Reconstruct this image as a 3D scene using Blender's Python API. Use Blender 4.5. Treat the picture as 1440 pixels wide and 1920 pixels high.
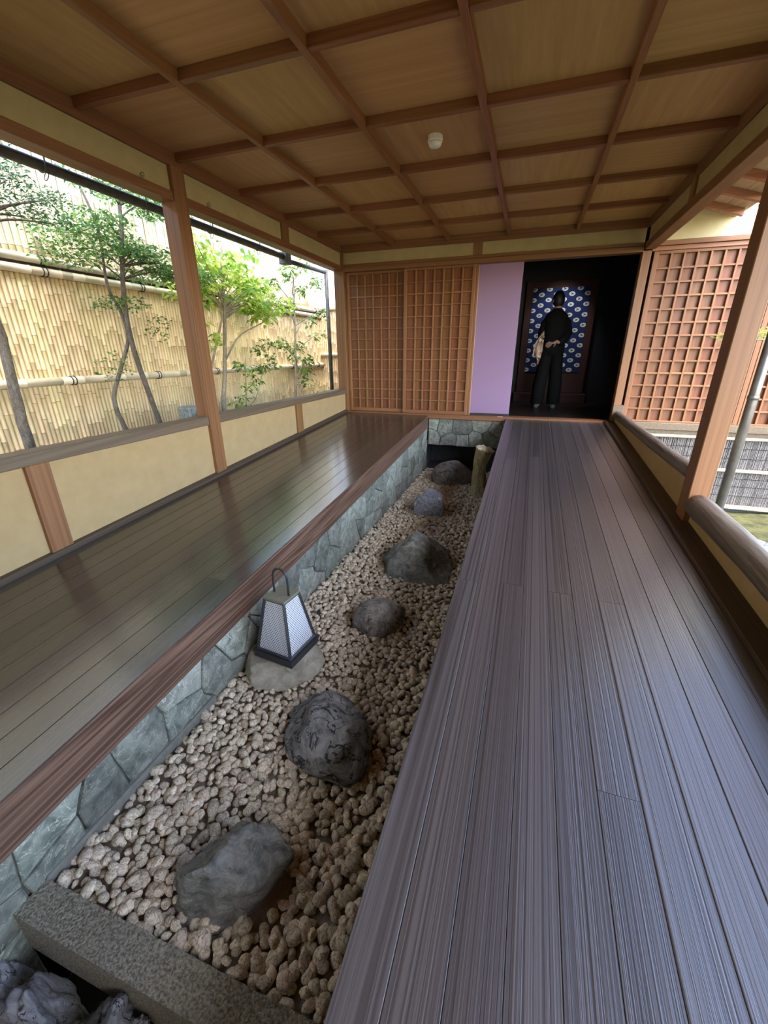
import bpy, bmesh, math, random
import numpy as np
from mathutils import Vector, Matrix, noise

scene = bpy.context.scene
for o in list(bpy.data.objects):
    bpy.data.objects.remove(o, do_unlink=True)
COL = scene.collection

# ------------------------------------------------------------------ camera
CAM_Z = 0.8675
F_PX, PITCH, YAW, ROLL = 769.79, 0.3724, 0.3274, -0.0055
fw = Vector((-math.sin(YAW) * math.cos(PITCH), math.cos(YAW) * math.cos(PITCH), -math.sin(PITCH)))
rt = Vector((math.cos(YAW), math.sin(YAW), 0))
up = rt.cross(fw)
rt2 = rt * math.cos(ROLL) + up * math.sin(ROLL)
up2 = -rt * math.sin(ROLL) + up * math.cos(ROLL)
cd = bpy.data.cameras.new('camera')
cam = bpy.data.objects.new('camera', cd)
COL.objects.link(cam)
cam.matrix_world = Matrix(((rt2.x, up2.x, -fw.x, 0), (rt2.y, up2.y, -fw.y, 0), (rt2.z, up2.z, -fw.z, CAM_Z), (0, 0, 0, 1)))
cd.sensor_fit = 'VERTICAL'
cd.sensor_height = 36.0
cd.lens = 36.0 * F_PX / 1920.0
cd.clip_start = 0.02
cd.clip_end = 200
scene.camera = cam

# ------------------------------------------------------------------ world, sun, exposure
world = bpy.data.worlds.new('sky')
scene.world = world
world.use_nodes = True
wn = world.node_tree
wn.nodes.clear()
sky = wn.nodes.new('ShaderNodeTexSky')
sky.sky_type = 'NISHITA'
sky.sun_disc = False
sky.sun_elevation = math.radians(50)
sky.sun_rotation = math.radians(140)
sky.air_density = 1.0
sky.dust_density = 1.3
sky.ozone_density = 1.0
wbg = wn.nodes.new('ShaderNodeBackground')
wbg.inputs['Strength'].default_value = 0.95
wout = wn.nodes.new('ShaderNodeOutputWorld')
wn.links.new(sky.outputs[0], wbg.inputs['Color'])
wn.links.new(wbg.outputs[0], wout.inputs['Surface'])

sun_d = bpy.data.lights.new('sun', 'SUN')
sun_d.energy = 2.2
sun_d.angle = math.radians(9)
sun_d.color = (1.0, 0.94, 0.82)
sun = bpy.data.objects.new('sun', sun_d)
COL.objects.link(sun)
SUN_DIR = Vector((0.17, -0.12, 0.98)).normalized()      # from the scene towards the sun
sun.rotation_euler = SUN_DIR.to_track_quat('Z', 'Y').to_euler()
sun.location = (6, 0, 12)

scene.view_settings.view_transform = 'Standard'
scene.view_settings.look = 'None'
scene.view_settings.gamma = 1.0
scene.view_settings.use_curve_mapping = False
scene.view_settings.exposure = 0.86

# ------------------------------------------------------------------ helpers
S, D = 0.0664, 6.0
def rz(y):                                   # the corridor floor climbs gently to the far door
    return S * (y - D)

class MB:
    def __init__(self):
        self.v, self.f, self.m = [], [], []
    def add(self, vs, fs, mi=0):
        b = len(self.v)
        self.v += [tuple(p) for p in vs]
        self.f += [tuple(i + b for i in f) for f in fs]
        self.m += [mi] * len(fs)
        return self
    def hexa(self, p, mi=0):                 # 8 corners: bottom ring, top ring
        return self.add(p, [(3, 2, 1, 0), (4, 5, 6, 7), (0, 1, 5, 4), (1, 2, 6, 5), (2, 3, 7, 6), (3, 0, 4, 7)], mi)
    def box(self, x0, x1, y0, y1, z0, z1, c=0.0, mi=0):
        if c <= 0:
            return self.hexa([(x0, y0, z0), (x1, y0, z0), (x1, y1, z0), (x0, y1, z0), (x0, y0, z1), (x1, y0, z1), (x1, y1, z1), (x0, y1, z1)], mi)
        bm = bmesh.new()
        r = bmesh.ops.create_cube(bm, size=1.0)
        for v in bm.verts:
            v.co = Vector(((x0 + x1) / 2 + v.co.x * (x1 - x0), (y0 + y1) / 2 + v.co.y * (y1 - y0), (z0 + z1) / 2 + v.co.z * (z1 - z0)))
        bmesh.ops.bevel(bm, geom=bm.edges[:], offset=c, segments=1, affect='EDGES')
        bm.verts.index_update()
        self.add([v.co.copy() for v in bm.verts], [[v.index for v in f.verts] for f in bm.faces], mi)
        bm.free()
        return self
    def rampbox(self, x0, x1, y0, y1, a, b, c=0.0):  # box whose top and bottom follow the ramp (offsets a<b)
        def ring(y, z):
            if c <= 0:
                return [(x0, y, z + a), (x1, y, z + a), (x1, y, z + b), (x0, y, z + b)]
            return [(x0, y, z + a), (x1, y, z + a), (x1, y, z + b - c), (x1 - c, y, z + b), (x0 + c, y, z + b), (x0, y, z + b - c)]
        p, q = ring(y0, rz(y0)), ring(y1, rz(y1))
        n = len(p)
        fs = [tuple(range(n - 1, -1, -1))[::-1], tuple(range(n, 2 * n))[::-1]]
        fs += [(i, i + n, (i + 1) % n + n, (i + 1) % n) for i in range(n)]
        return self.add(p + q, fs)
    def tube(self, pts, rad, seg=8, mi=0, cap=True):
        pts = [Vector(p) for p in pts]
        if not hasattr(rad, '__len__'):
            rad = [rad] * len(pts)
        n = len(pts)
        t0 = (pts[1] - pts[0]).normalized()
        ref = Vector((0, 0, 1)) if abs(t0.z) < 0.9 else Vector((1, 0, 0))
        u = t0.cross(ref).normalized()
        vs, fs = [], []
        for i in range(n):
            t = (pts[min(i + 1, n - 1)] - pts[max(i - 1, 0)]).normalized()
            u = (u - t * u.dot(t)).normalized()
            w = t.cross(u)
            for k in range(seg):
                a = 2 * math.pi * k / seg
                vs.append(pts[i] + (u * math.cos(a) + w * math.sin(a)) * rad[i])
        for i in range(n - 1):
            for k in range(seg):
                k2 = (k + 1) % seg
                fs.append((i * seg + k, i * seg + k2, (i + 1) * seg + k2, (i + 1) * seg + k))
        if cap:
            fs.append(tuple(range(seg))[::-1])
            fs.append(tuple((n - 1) * seg + k for k in range(seg)))
        return self.add(vs, fs, mi)
    def mesh(self, name, mats, smooth=False):
        me = bpy.data.meshes.new(name)
        me.from_pydata(self.v, [], self.f)
        if not isinstance(mats, (list, tuple)):
            mats = [mats]
        for m in mats:
            me.materials.append(m)
        if len(mats) > 1:
            me.polygons.foreach_set('material_index', self.m)
        if smooth:
            me.polygons.foreach_set('use_smooth', [True] * len(me.polygons))
        me.update()
        return me
    def build(self, name, mats, parent=None, smooth=False):
        return link(bpy.data.objects.new(name, self.mesh(name, mats, smooth)), parent)

def link(o, parent=None):
    COL.objects.link(o)
    if parent is not None:
        o.parent = parent
        o.matrix_parent_inverse = WM(parent).inverted()
    return o

def WM(o):
    m = Matrix.LocRotScale(o.location, o.rotation_euler.to_quaternion(), o.scale)
    if o.parent:
        return WM(o.parent) @ o.matrix_parent_inverse @ m
    return m

def tag(o, label, cat, group=None, kind=None):
    o['label'] = label
    o['category'] = cat
    if group:
        o['group'] = group
    if kind:
        o['kind'] = kind
    return o

def empty(name, loc, label, cat, group=None, kind=None):
    o = bpy.data.objects.new(name, None)
    o.empty_display_size = 0.1
    COL.objects.link(o)
    o.location = loc
    return tag(o, label, cat, group, kind)

# ------------------------------------------------------------------ materials
def nodes_of(name):
    m = bpy.data.materials.new(name)
    m.use_nodes = True
    nt = m.node_tree
    return m, nt, nt.nodes['Principled BSDF']

def N(nt, t, **kw):
    n = nt.nodes.new(t)
    for k, v in kw.items():
        if k in n.inputs:
            n.inputs[k].default_value = v
        else:
            setattr(n, k, v)
    return n

def ramp(nt, fac, stops):
    r = N(nt, 'ShaderNodeValToRGB')
    el = r.color_ramp.elements
    while len(el) > len(stops):
        el.remove(el[-1])
    while len(el) < len(stops):
        el.new(0.5)
    for e, (p, c) in zip(el, stops):
        e.position = p
        e.color = (c[0], c[1], c[2], 1)
    nt.links.new(fac, r.inputs['Fac'])
    return r.outputs['Color']

class _Sock:
    def __init__(self, out):
        self.outputs = {'Object': out}

def coords(nt, scale, rnd=True):
    tc = N(nt, 'ShaderNodeTexCoord')
    # follow the slope of the walkway: z' = z - slope * y
    sp = N(nt, 'ShaderNodeSeparateXYZ')
    nt.links.new(tc.outputs['Object'], sp.inputs[0])
    mu = N(nt, 'ShaderNodeMath', operation='MULTIPLY_ADD')
    nt.links.new(sp.outputs[1], mu.inputs[0])
    mu.inputs[1].default_value = -0.0664
    nt.links.new(sp.outputs[2], mu.inputs[2])
    cb = N(nt, 'ShaderNodeCombineXYZ')
    nt.links.new(sp.outputs[0], cb.inputs[0])
    nt.links.new(sp.outputs[1], cb.inputs[1])
    nt.links.new(mu.outputs[0], cb.inputs[2])
    tc = _Sock(cb.outputs[0])
    mp = N(nt, 'ShaderNodeMapping')
    mp.inputs['Scale'].default_value = scale
    if rnd:
        oi = N(nt, 'ShaderNodeObjectInfo')
        mul = N(nt, 'ShaderNodeMath', operation='MULTIPLY')
        mul.inputs[1].default_value = 37.0
        nt.links.new(oi.outputs['Random'], mul.inputs[0])
        add = N(nt, 'ShaderNodeVectorMath', operation='ADD')
        nt.links.new(tc.outputs['Object'], add.inputs[0])
        nt.links.new(mul.outputs[0], add.inputs[1])
        nt.links.new(add.outputs[0], mp.inputs['Vector'])
    else:
        nt.links.new(tc.outputs['Object'], mp.inputs['Vector'])
    return mp.outputs[0]

def vary(nt, col, amount, hue=0.0):
    oi = N(nt, 'ShaderNodeObjectInfo')
    mr = N(nt, 'ShaderNodeMapRange')
    mr.inputs['To Min'].default_value = 1 - amount
    mr.inputs['To Max'].default_value = 1 + amount
    nt.links.new(oi.outputs['Random'], mr.inputs['Value'])
    hs = N(nt, 'ShaderNodeHueSaturation')
    nt.links.new(col, hs.inputs['Color'])
    nt.links.new(mr.outputs[0], hs.inputs['Value'])
    if hue:
        m2 = N(nt, 'ShaderNodeMath', operation='MULTIPLY')
        m2.inputs[1].default_value = 7.31
        fr = N(nt, 'ShaderNodeMath', operation='FRACT')
        mr2 = N(nt, 'ShaderNodeMapRange')
        mr2.inputs['To Min'].default_value = 0.5 - hue
        mr2.inputs['To Max'].default_value = 0.5 + hue
        nt.links.new(oi.outputs['Random'], m2.inputs[0])
        nt.links.new(m2.outputs[0], fr.inputs[0])
        nt.links.new(fr.outputs[0], mr2.inputs['Value'])
        nt.links.new(mr2.outputs[0], hs.inputs['Hue'])
    return hs.outputs['Color']

def bump(nt, b, h, strength, dist=0.005):
    bp = N(nt, 'ShaderNodeBump')
    bp.inputs['Strength'].default_value = strength
    bp.inputs['Distance'].default_value = dist
    nt.links.new(h, bp.inputs['Height'])
    nt.links.new(bp.outputs[0], b.inputs['Normal'])

def wood(name, c1, c2, axis='y', fine=90, rough=0.5, bmp=0.15, var=0.12, along=0.3, spec=0.5, rings=0.0, contrast=(0.35, 0.68), ringf=6.0, ringy=0.55):
    m, nt, b = nodes_of(name)
    sc = {'x': (along, fine, fine), 'y': (fine, along, fine), 'z': (fine, fine, along)}[axis]
    v = coords(nt, sc)
    n1 = N(nt, 'ShaderNodeTexNoise', Scale=1.0, Detail=4.0, Roughness=0.65, Distortion=0.08)
    nt.links.new(v, n1.inputs['Vector'])
    h = n1.outputs['Fac']
    if rings > 0:
        sc2 = tuple(ringf if s == fine else ringy for s in sc)
        v2 = coords(nt, sc2)
        n2 = N(nt, 'ShaderNodeTexNoise', Scale=1.0, Detail=1.0)
        nt.links.new(v2, n2.inputs['Vector'])
        mm = N(nt, 'ShaderNodeMath', operation='MULTIPLY')
        mm.inputs[1].default_value = 26.0
        nt.links.new(n2.outputs['Fac'], mm.inputs[0])
        sn = N(nt, 'ShaderNodeMath', operation='PINGPONG')
        sn.inputs[1].default_value = 1.0
        nt.links.new(mm.outputs[0], sn.inputs[0])
        mx = N(nt, 'ShaderNodeMix')
        mx.data_type = 'FLOAT'
        mx.inputs[0].default_value = rings
        nt.links.new(h, mx.inputs[2])
        nt.links.new(sn.outputs[0], mx.inputs[3])
        h = mx.outputs[0]
    c = ramp(nt, h, [(contrast[0], c1), (contrast[1], c2)])
    c = vary(nt, c, var, 0.008)
    nt.links.new(c, b.inputs['Base Color'])
    b.inputs['Roughness'].default_value = rough
    b.inputs['Specular IOR Level'].default_value = spec
    if bmp:
        bump(nt, b, h, bmp, 0.003)
    return m

def plain(name, c1, c2, scale=20, rough=0.7, bmp=0.1, dist=0.003, var=0.0, detail=6.0, metallic=0.0, spec=0.5, contrast=(0.3, 0.7), hue=0.0):
    m, nt, b = nodes_of(name)
    v = coords(nt, (scale, scale, scale), True)
    n1 = N(nt, 'ShaderNodeTexNoise', Scale=1.0, Detail=detail, Roughness=0.6)
    nt.links.new(v, n1.inputs['Vector'])
    c = ramp(nt, n1.outputs['Fac'], [(contrast[0], c1), (contrast[1], c2)])
    if var or hue:
        c = vary(nt, c, var, hue)
    nt.links.new(c, b.inputs['Base Color'])
    b.inputs['Roughness'].default_value = rough
    b.inputs['Metallic'].default_value = metallic
    b.inputs['Specular IOR Level'].default_value = spec
    if bmp:
        bump(nt, b, n1.outputs['Fac'], bmp, dist)
    return m

def stone(name, c1, c2, vein, scale=14, rough=0.75, bmp=0.5, dist=0.01, var=0.25, hue=0.02, stretch=(1, 1, 1), crack=0.0, vein_w=0.03):
    m, nt, b = nodes_of(name)
    v = coords(nt, tuple(scale * s for s in stretch))
    n1 = N(nt, 'ShaderNodeTexNoise', Scale=1.0, Detail=8.0, Roughness=0.65, Distortion=0.6)
    nt.links.new(v, n1.inputs['Vector'])
    c = ramp(nt, n1.outputs['Fac'], [(0.32, c1), (0.68, c2)])
    # veins: thin band where a second noise crosses its middle
    n2 = N(nt, 'ShaderNodeTexNoise', Scale=0.55, Detail=5.0, Roughness=0.6, Distortion=1.2)
    nt.links.new(v, n2.inputs['Vector'])
    sb = N(nt, 'ShaderNodeMath', operation='SUBTRACT')
    sb.inputs[1].default_value = 0.5
    nt.links.new(n2.outputs['Fac'], sb.inputs[0])
    ab = N(nt, 'ShaderNodeMath', operation='ABSOLUTE')
    nt.links.new(sb.outputs[0], ab.inputs[0])
    mr = N(nt, 'ShaderNodeMapRange')
    mr.inputs['From Min'].default_value = 0.0
    mr.inputs['From Max'].default_value = vein_w
    mr.inputs['To Min'].default_value = 1.0
    mr.inputs['To Max'].default_value = 0.0
    nt.links.new(ab.outputs[0], mr.inputs['Value'])
    mx = N(nt, 'ShaderNodeMix')
    mx.data_type = 'RGBA'
    nt.links.new(mr.outputs[0], mx.inputs[0])
    nt.links.new(c, mx.inputs[6])
    mx.inputs[7].default_value = (vein[0], vein[1], vein[2], 1)
    c = vary(nt, mx.outputs[2], var, hue)
    nt.links.new(c, b.inputs['Base Color'])
    b.inputs['Roughness'].default_value = rough
    h = n1.outputs['Fac']
    if crack:
        ml = N(nt, 'ShaderNodeMath', operation='MULTIPLY')
        ml.inputs[1].default_value = -crack
        nt.links.new(mr.outputs[0], ml.inputs[0])
        ad = N(nt, 'ShaderNodeMath', operation='ADD')
        nt.links.new(h, ad.inputs[0])
        nt.links.new(ml.outputs[0], ad.inputs[1])
        h = ad.outputs[0]
    bump(nt, b, h, bmp, dist)
    return m

def leafmat(name, cols, trans=0.45, rough=0.45):
    m, nt, b = nodes_of(name)
    g = N(nt, 'ShaderNodeNewGeometry')
    n = len(cols)
    c = ramp(nt, g.outputs['Random Per Island'], [(i / max(1, n - 1), k) for i, k in enumerate(cols)])
    nt.links.new(c, b.inputs['Base Color'])
    b.inputs['Roughness'].default_value = rough
    tr = N(nt, 'ShaderNodeBsdfTranslucent')
    nt.links.new(c, tr.inputs['Color'])
    mx = N(nt, 'ShaderNodeMixShader')
    mx.inputs[0].default_value = trans
    out = nt.nodes['Material Output']
    nt.links.new(b.outputs[0], mx.inputs[1])
    nt.links.new(tr.outputs[0], mx.inputs[2])
    nt.links.new(mx.outputs[0], out.inputs['Surface'])
    return m

M = {}
M['deck_r'] = wood('deck wood weathered', (0.034, 0.024, 0.022), (0.105, 0.084, 0.079), 'y', 190, 0.30, 0.5, 0.22, 0.08, 0.7, 0.0, (0.36, 0.66))
M['deck_edge'] = wood('deck edge board', (0.034, 0.025, 0.023), (0.120, 0.100, 0.095), 'y', 190, 0.34, 0.5, 0.1, 0.08, 0.6, 0.30, (0.30, 0.70), 10.0, 0.10)
M['deck_l'] = wood('deck wood polished', (0.044, 0.031, 0.020), (0.082, 0.062, 0.042), 'y', 130, 0.18, 0.04, 0.25, 0.12, 0.7, 0.0, (0.33, 0.70))
M['fascia'] = wood('red brown fascia', (0.060, 0.026, 0.016), (0.185, 0.098, 0.066), 'y', 170, 0.5, 0.3, 0.05, 0.10, 0.4, 0.38, (0.30, 0.72), 10.0, 0.25)
M['post'] = wood('cedar post', (0.170, 0.076, 0.026), (0.275, 0.138, 0.052), 'z', 55, 0.5, 0.08, 0.06, 0.3)
M['beam'] = wood('cedar beam', (0.17, 0.070, 0.026), (0.27, 0.122, 0.047), 'y', 55, 0.5, 0.08, 0.06, 0.3)
M['beam_x'] = wood('cedar beam across', (0.155, 0.062, 0.021), (0.25, 0.108, 0.039), 'x', 55, 0.5, 0.08, 0.06, 0.3)
M['rib'] = wood('ceiling rib', (0.19, 0.070, 0.022), (0.30, 0.122, 0.042), 'y', 60, 0.5, 0.06, 0.08, 0.3)
M['rib_x'] = wood('ceiling rib across', (0.175, 0.064, 0.021), (0.27, 0.108, 0.038), 'x', 60, 0.5, 0.06, 0.08, 0.3)
M['panel_x'] = wood('ceiling board cross grain', (0.40, 0.215, 0.078), (0.545, 0.318, 0.126), 'x', 26, 0.55, 0.03, 0.13, 0.5, 0.35, 0.0, (0.25, 0.75))
M['panel_y'] = wood('ceiling board long grain', (0.40, 0.215, 0.078), (0.545, 0.318, 0.126), 'y', 26, 0.55, 0.03, 0.13, 0.5, 0.35, 0.0, (0.25, 0.75))
M['lattice'] = wood('lattice bar', (0.195, 0.080, 0.030), (0.305, 0.138, 0.056), 'z', 60, 0.5, 0.06, 0.08, 0.4)
M['lattice_x'] = wood('lattice bar across', (0.195, 0.080, 0.030), (0.305, 0.138, 0.056), 'x', 60, 0.5, 0.06, 0.08, 0.4)
M['latpanel'] = wood('lattice backing board', (0.165, 0.056, 0.018), (0.255, 0.100, 0.034), 'z', 30, 0.5, 0.05, 0.07, 0.8)
M['railtop'] = wood('weathered rail', (0.115, 0.078, 0.046), (0.195, 0.142, 0.092), 'y', 60, 0.5, 0.12, 0.05, 0.3)
M['log'] = wood('weathered log', (0.070, 0.050, 0.036), (0.26, 0.22, 0.18), 'y', 50, 0.45, 0.6, 0.05, 0.2, 0.6, 0.0, (0.3, 0.75))
M['darkbase'] = wood('dark base board', (0.045, 0.028, 0.018), (0.10, 0.064, 0.042), 'y', 60, 0.5, 0.1, 0.05, 0.4)
M['plaster'] = plain('sand plaster', (0.385, 0.268, 0.135), (0.44, 0.31, 0.16), 9, 0.92, 0.12, 0.004, 0.0, 8.0, spec=0.15)
M['plaster_hi'] = plain('upper sand plaster', (0.40, 0.315, 0.150), (0.46, 0.365, 0.18), 9, 0.92, 0.10, 0.004, 0.0, 8.0, spec=0.15)
M['plaster_out'] = plain('outer cream plaster', (0.66, 0.58, 0.34), (0.74, 0.66, 0.42), 7, 0.92, 0.10, 0.004, 0.0, 8.0, spec=0.15)
M['slate'] = stone('slate cladding', (0.100, 0.112, 0.086), (0.33, 0.332, 0.262), (0.52, 0.49, 0.39), 15, 0.6, 1.0, 0.022, 0.42, 0.035, (1, 1, 1), 0, 0.010)
M['mortar'] = plain('grey mortar', (0.13, 0.125, 0.10), (0.20, 0.19, 0.155), 30, 0.9, 0.3, 0.003)
M['granite'] = plain('granite', (0.135, 0.115, 0.080), (0.42, 0.375, 0.275), 130, 0.85, 1.0, 0.012, 0, 4.0, contrast=(0.36, 0.64))
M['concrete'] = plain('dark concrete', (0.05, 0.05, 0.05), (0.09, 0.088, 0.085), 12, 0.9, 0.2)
M['pebble'] = stone('pebble', (0.47, 0.375, 0.255), (0.80, 0.69, 0.52), (0.16, 0.11, 0.07), 85, 0.85, 0.6, 0.004, 0.22, 0.010, (1, 1, 1), 0, 0.030)
M['gravelbed'] = plain('gravel bed', (0.16, 0.12, 0.085), (0.30, 0.24, 0.18), 60, 0.9, 0.6, 0.01)
M['rock_green'] = stone('green grey rock', (0.070, 0.070, 0.058), (0.36, 0.345, 0.29), (0.36, 0.34, 0.28), 17, 0.8, 1.0, 0.035, 0.0, 0.0, (1, 1, 1.6), 0, 0.008)
M['rock_blue'] = stone('cracked blue grey rock', (0.085, 0.082, 0.078), (0.37, 0.355, 0.335), (0.022, 0.021, 0.020), 13, 0.75, 1.0, 0.035, 0.0, 0.0, (1, 1, 1.6), 0.9, 0.020)
M['rock_brown'] = stone('brown grey rock', (0.095, 0.082, 0.066), (0.36, 0.32, 0.265), (0.045, 0.04, 0.034), 14, 0.8, 1.0, 0.03, 0.0, 0.0, (1, 1, 1), 0.5, 0.010)
M['rock_spec'] = stone('speckled dark rock', (0.05, 0.052, 0.058), (0.34, 0.34, 0.36), (0.42, 0.42, 0.44), 38, 0.75, 0.9, 0.015, 0.0, 0.0, (1, 1, 1), 0, 0.03)
M['flatstone'] = stone('flat stepping stone', (0.215, 0.185, 0.130), (0.42, 0.375, 0.275), (0.42, 0.39, 0.30), 16, 0.75, 0.7, 0.015, 0.0, 0.0, (1, 1, 2), 0, 0.006)
M['rock_low'] = stone('blue grey slab rock', (0.15, 0.15, 0.155), (0.40, 0.395, 0.40), (0.10, 0.10, 0.10), 12, 0.7, 0.9, 0.02, 0.12, 0.0, (1, 1, 0.5), 0.4, 0.010)
M['bark'] = stone('driftwood', (0.15, 0.115, 0.060), (0.40, 0.32, 0.17), (0.46, 0.41, 0.20), 22, 0.85, 0.9, 0.02, 0.0, 0.0, (1, 1, 0.22), 0, 0.03)
M['cut'] = plain('pale cut wood', (0.42, 0.33, 0.22), (0.70, 0.60, 0.44), 35, 0.85, 0.7, 0.01, contrast=(0.36, 0.62))
M['black'] = plain('black lacquered metal', (0.018, 0.018, 0.019), (0.030, 0.030, 0.031), 60, 0.45, 0.05)
M['gutter'] = plain('dark copper gutter', (0.10, 0.09, 0.075), (0.20, 0.185, 0.155), 14, 0.5, 0.1, metallic=0.1)
M['pipe'] = plain('bronze downpipe', (0.12, 0.11, 0.10), (0.20, 0.19, 0.175), 10, 0.35, 0.05, metallic=0.5)
M['trunk'] = stone('tree bark', (0.085, 0.065, 0.048), (0.20, 0.165, 0.13), (0.26, 0.24, 0.20), 30, 0.9, 0.8, 0.01, 0.1, 0.0, (1, 1, 0.4), 0, 0.02)
M['trunk_pale'] = stone('pale tree bark', (0.20, 0.165, 0.12), (0.36, 0.31, 0.235), (0.42, 0.38, 0.30), 30, 0.9, 0.6, 0.008, 0.1, 0.0, (1, 1, 0.4), 0, 0.02)
M['leaf_maple'] = leafmat('maple leaves', [(0.055, 0.14, 0.065), (0.10, 0.24, 0.07), (0.17, 0.32, 0.08), (0.26, 0.42, 0.09)], 0.40)
M['leaf_bright'] = leafmat('bright broad leaves', [(0.14, 0.30, 0.06), (0.30, 0.50, 0.08), (0.50, 0.64, 0.12), (0.66, 0.70, 0.14)], 0.5)
M['leaf_dark'] = leafmat('glossy shrub leaves', [(0.04, 0.10, 0.03), (0.10, 0.22, 0.05), (0.20, 0.36, 0.07), (0.30, 0.44, 0.10)], 0.3, 0.3)
M['leaf_pine'] = leafmat('needle leaves', [(0.035, 0.10, 0.055), (0.07, 0.17, 0.08), (0.12, 0.25, 0.09)], 0.3)
M['leaf_twig'] = leafmat('yellow green needles', [(0.28, 0.36, 0.06), (0.50, 0.55, 0.12), (0.62, 0.55, 0.20)], 0.35)
M['moss'] = plain('moss', (0.050, 0.045, 0.014), (0.125, 0.120, 0.034), 9, 0.95, 0.8, 0.03, contrast=(0.35, 0.65))
M['soil'] = plain('garden soil', (0.20, 0.175, 0.13), (0.36, 0.32, 0.25), 7, 0.95, 0.5, 0.02)
M['reed'] = plain('reeds', (0.13, 0.115, 0.105), (0.30, 0.275, 0.255), 60, 0.8, 0.1, contrast=(0.3, 0.7))
M['white'] = plain('off white plastic', (0.74, 0.71, 0.62), (0.78, 0.75, 0.66), 10, 0.4, 0.0)
for k in ('deck_r', 'deck_edge', 'deck_l'):
    M[k].node_tree.nodes['Principled BSDF'].inputs['IOR'].default_value = 1.60 if k == 'deck_l' else 1.9
M['fusuma'] = plain('lavender paper', (0.285, 0.185, 0.30), (0.305, 0.20, 0.32), 220, 0.9, 0.05, 0.001, spec=0.2)
M['brass'] = plain('pale metal edge', (0.50, 0.40, 0.26), (0.58, 0.47, 0.32), 30, 0.4, 0.0)
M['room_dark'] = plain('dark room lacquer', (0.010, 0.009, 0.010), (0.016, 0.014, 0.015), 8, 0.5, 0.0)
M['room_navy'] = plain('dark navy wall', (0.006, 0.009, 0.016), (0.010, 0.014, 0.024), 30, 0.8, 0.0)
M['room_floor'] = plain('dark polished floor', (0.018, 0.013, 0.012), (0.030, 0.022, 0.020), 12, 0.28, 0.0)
M['maroon'] = plain('maroon backing', (0.050, 0.018, 0.016), (0.065, 0.024, 0.022), 16, 0.7, 0.0)
M['whitewall'] = plain('neighbour white siding', (0.72, 0.72, 0.73), (0.78, 0.78, 0.79), 3, 0.8, 0.0)
M['roof'] = plain('roof shingle', (0.06, 0.055, 0.05), (0.10, 0.09, 0.08), 20, 0.8, 0.2)
M['soffit'] = wood('eave soffit board', (0.50, 0.36, 0.24), (0.64, 0.48, 0.34), 'y', 30, 0.6, 0.03, 0.08, 1.2)
M['rafter'] = wood('red cedar rafter', (0.34, 0.135, 0.070), (0.50, 0.22, 0.12), 'x', 50, 0.55, 0.06, 0.08, 1.0)
M['skin'] = plain('skin', (0.40, 0.24, 0.17), (0.46, 0.28, 0.20), 20, 0.6, 0.0)
M['hair'] = plain('black hair', (0.008, 0.008, 0.010), (0.020, 0.019, 0.020), 90, 0.5, 0.2)
M['blackcloth'] = plain('black cloth', (0.005, 0.005, 0.006), (0.010, 0.010, 0.011), 60, 0.95, 0.15, spec=0.2)
M['sock'] = plain('grey socks', (0.10, 0.09, 0.09), (0.14, 0.13, 0.13), 60, 0.9, 0.1)

def bamboo(name, c1, c2, node, var=0.12):
    a = plain(name, c1, c2, 12, 0.42, 0.03, 0.002, var, 3.0, hue=0.012)
    b = plain(name + ' node', node, tuple(k * 1.2 for k in node), 20, 0.6, 0.0)
    return [a, b]
M['cane'] = bamboo('bamboo cane', (0.66, 0.50, 0.27), (0.76, 0.61, 0.36), (0.36, 0.24, 0.11), 0.12)
M['slat'] = bamboo('split bamboo', (0.50, 0.41, 0.23), (0.62, 0.52, 0.32), (0.26, 0.18, 0.09), 0.12)
M['pole'] = bamboo('pale bamboo pole', (0.60, 0.51, 0.35), (0.70, 0.61, 0.44), (0.42, 0.33, 0.20), 0.05)
M['rope'] = plain('black rope', (0.012, 0.012, 0.012), (0.022, 0.022, 0.022), 80, 0.9, 0.2)

def mesh_panel():
    m, nt, b = nodes_of('perforated white lamp panel')
    tc = N(nt, 'ShaderNodeTexCoord')
    sep = N(nt, 'ShaderNodeSeparateXYZ')
    nt.links.new(tc.outputs['UV'], sep.inputs[0])
    def math(op, a, bb=None, c=None):
        n = N(nt, 'ShaderNodeMath', operation=op)
        for i, k in enumerate((a, bb, c)):
            if k is None:
                continue
            if hasattr(k, 'links') or hasattr(k, 'is_output'):
                nt.links.new(k, n.inputs[i])
            else:
                n.inputs[i].default_value = k
        return n.outputs[0]
    v = math('MULTIPLY', sep.outputs[1], 30.0)
    row = math('FLOOR', v)
    odd = math('MULTIPLY', math('MODULO', row, 2.0), 0.5)
    u = math('ADD', math('MULTIPLY', sep.outputs[0], 17.0), odd)
    fu = math('SUBTRACT', math('FRACT', u), 0.5)
    fv = math('SUBTRACT', math('FRACT', v), 0.5)
    d = math('SQRT', math('ADD', math('MULTIPLY', fu, fu), math('MULTIPLY', fv, fv)))
    hole = math('LESS_THAN', d, 0.33)
    mx = N(nt, 'ShaderNodeMix')
    mx.data_type = 'RGBA'
    nt.links.new(hole, mx.inputs[0])
    mx.inputs[6].default_value = (0.62, 0.62, 0.63, 1)
    mx.inputs[7].default_value = (0.09, 0.09, 0.10, 1)
    nt.links.new(mx.outputs[2], b.inputs['Base Color'])
    b.inputs['Roughness'].default_value = 0.6
    return m
M['lampmesh'] = mesh_panel()

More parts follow.
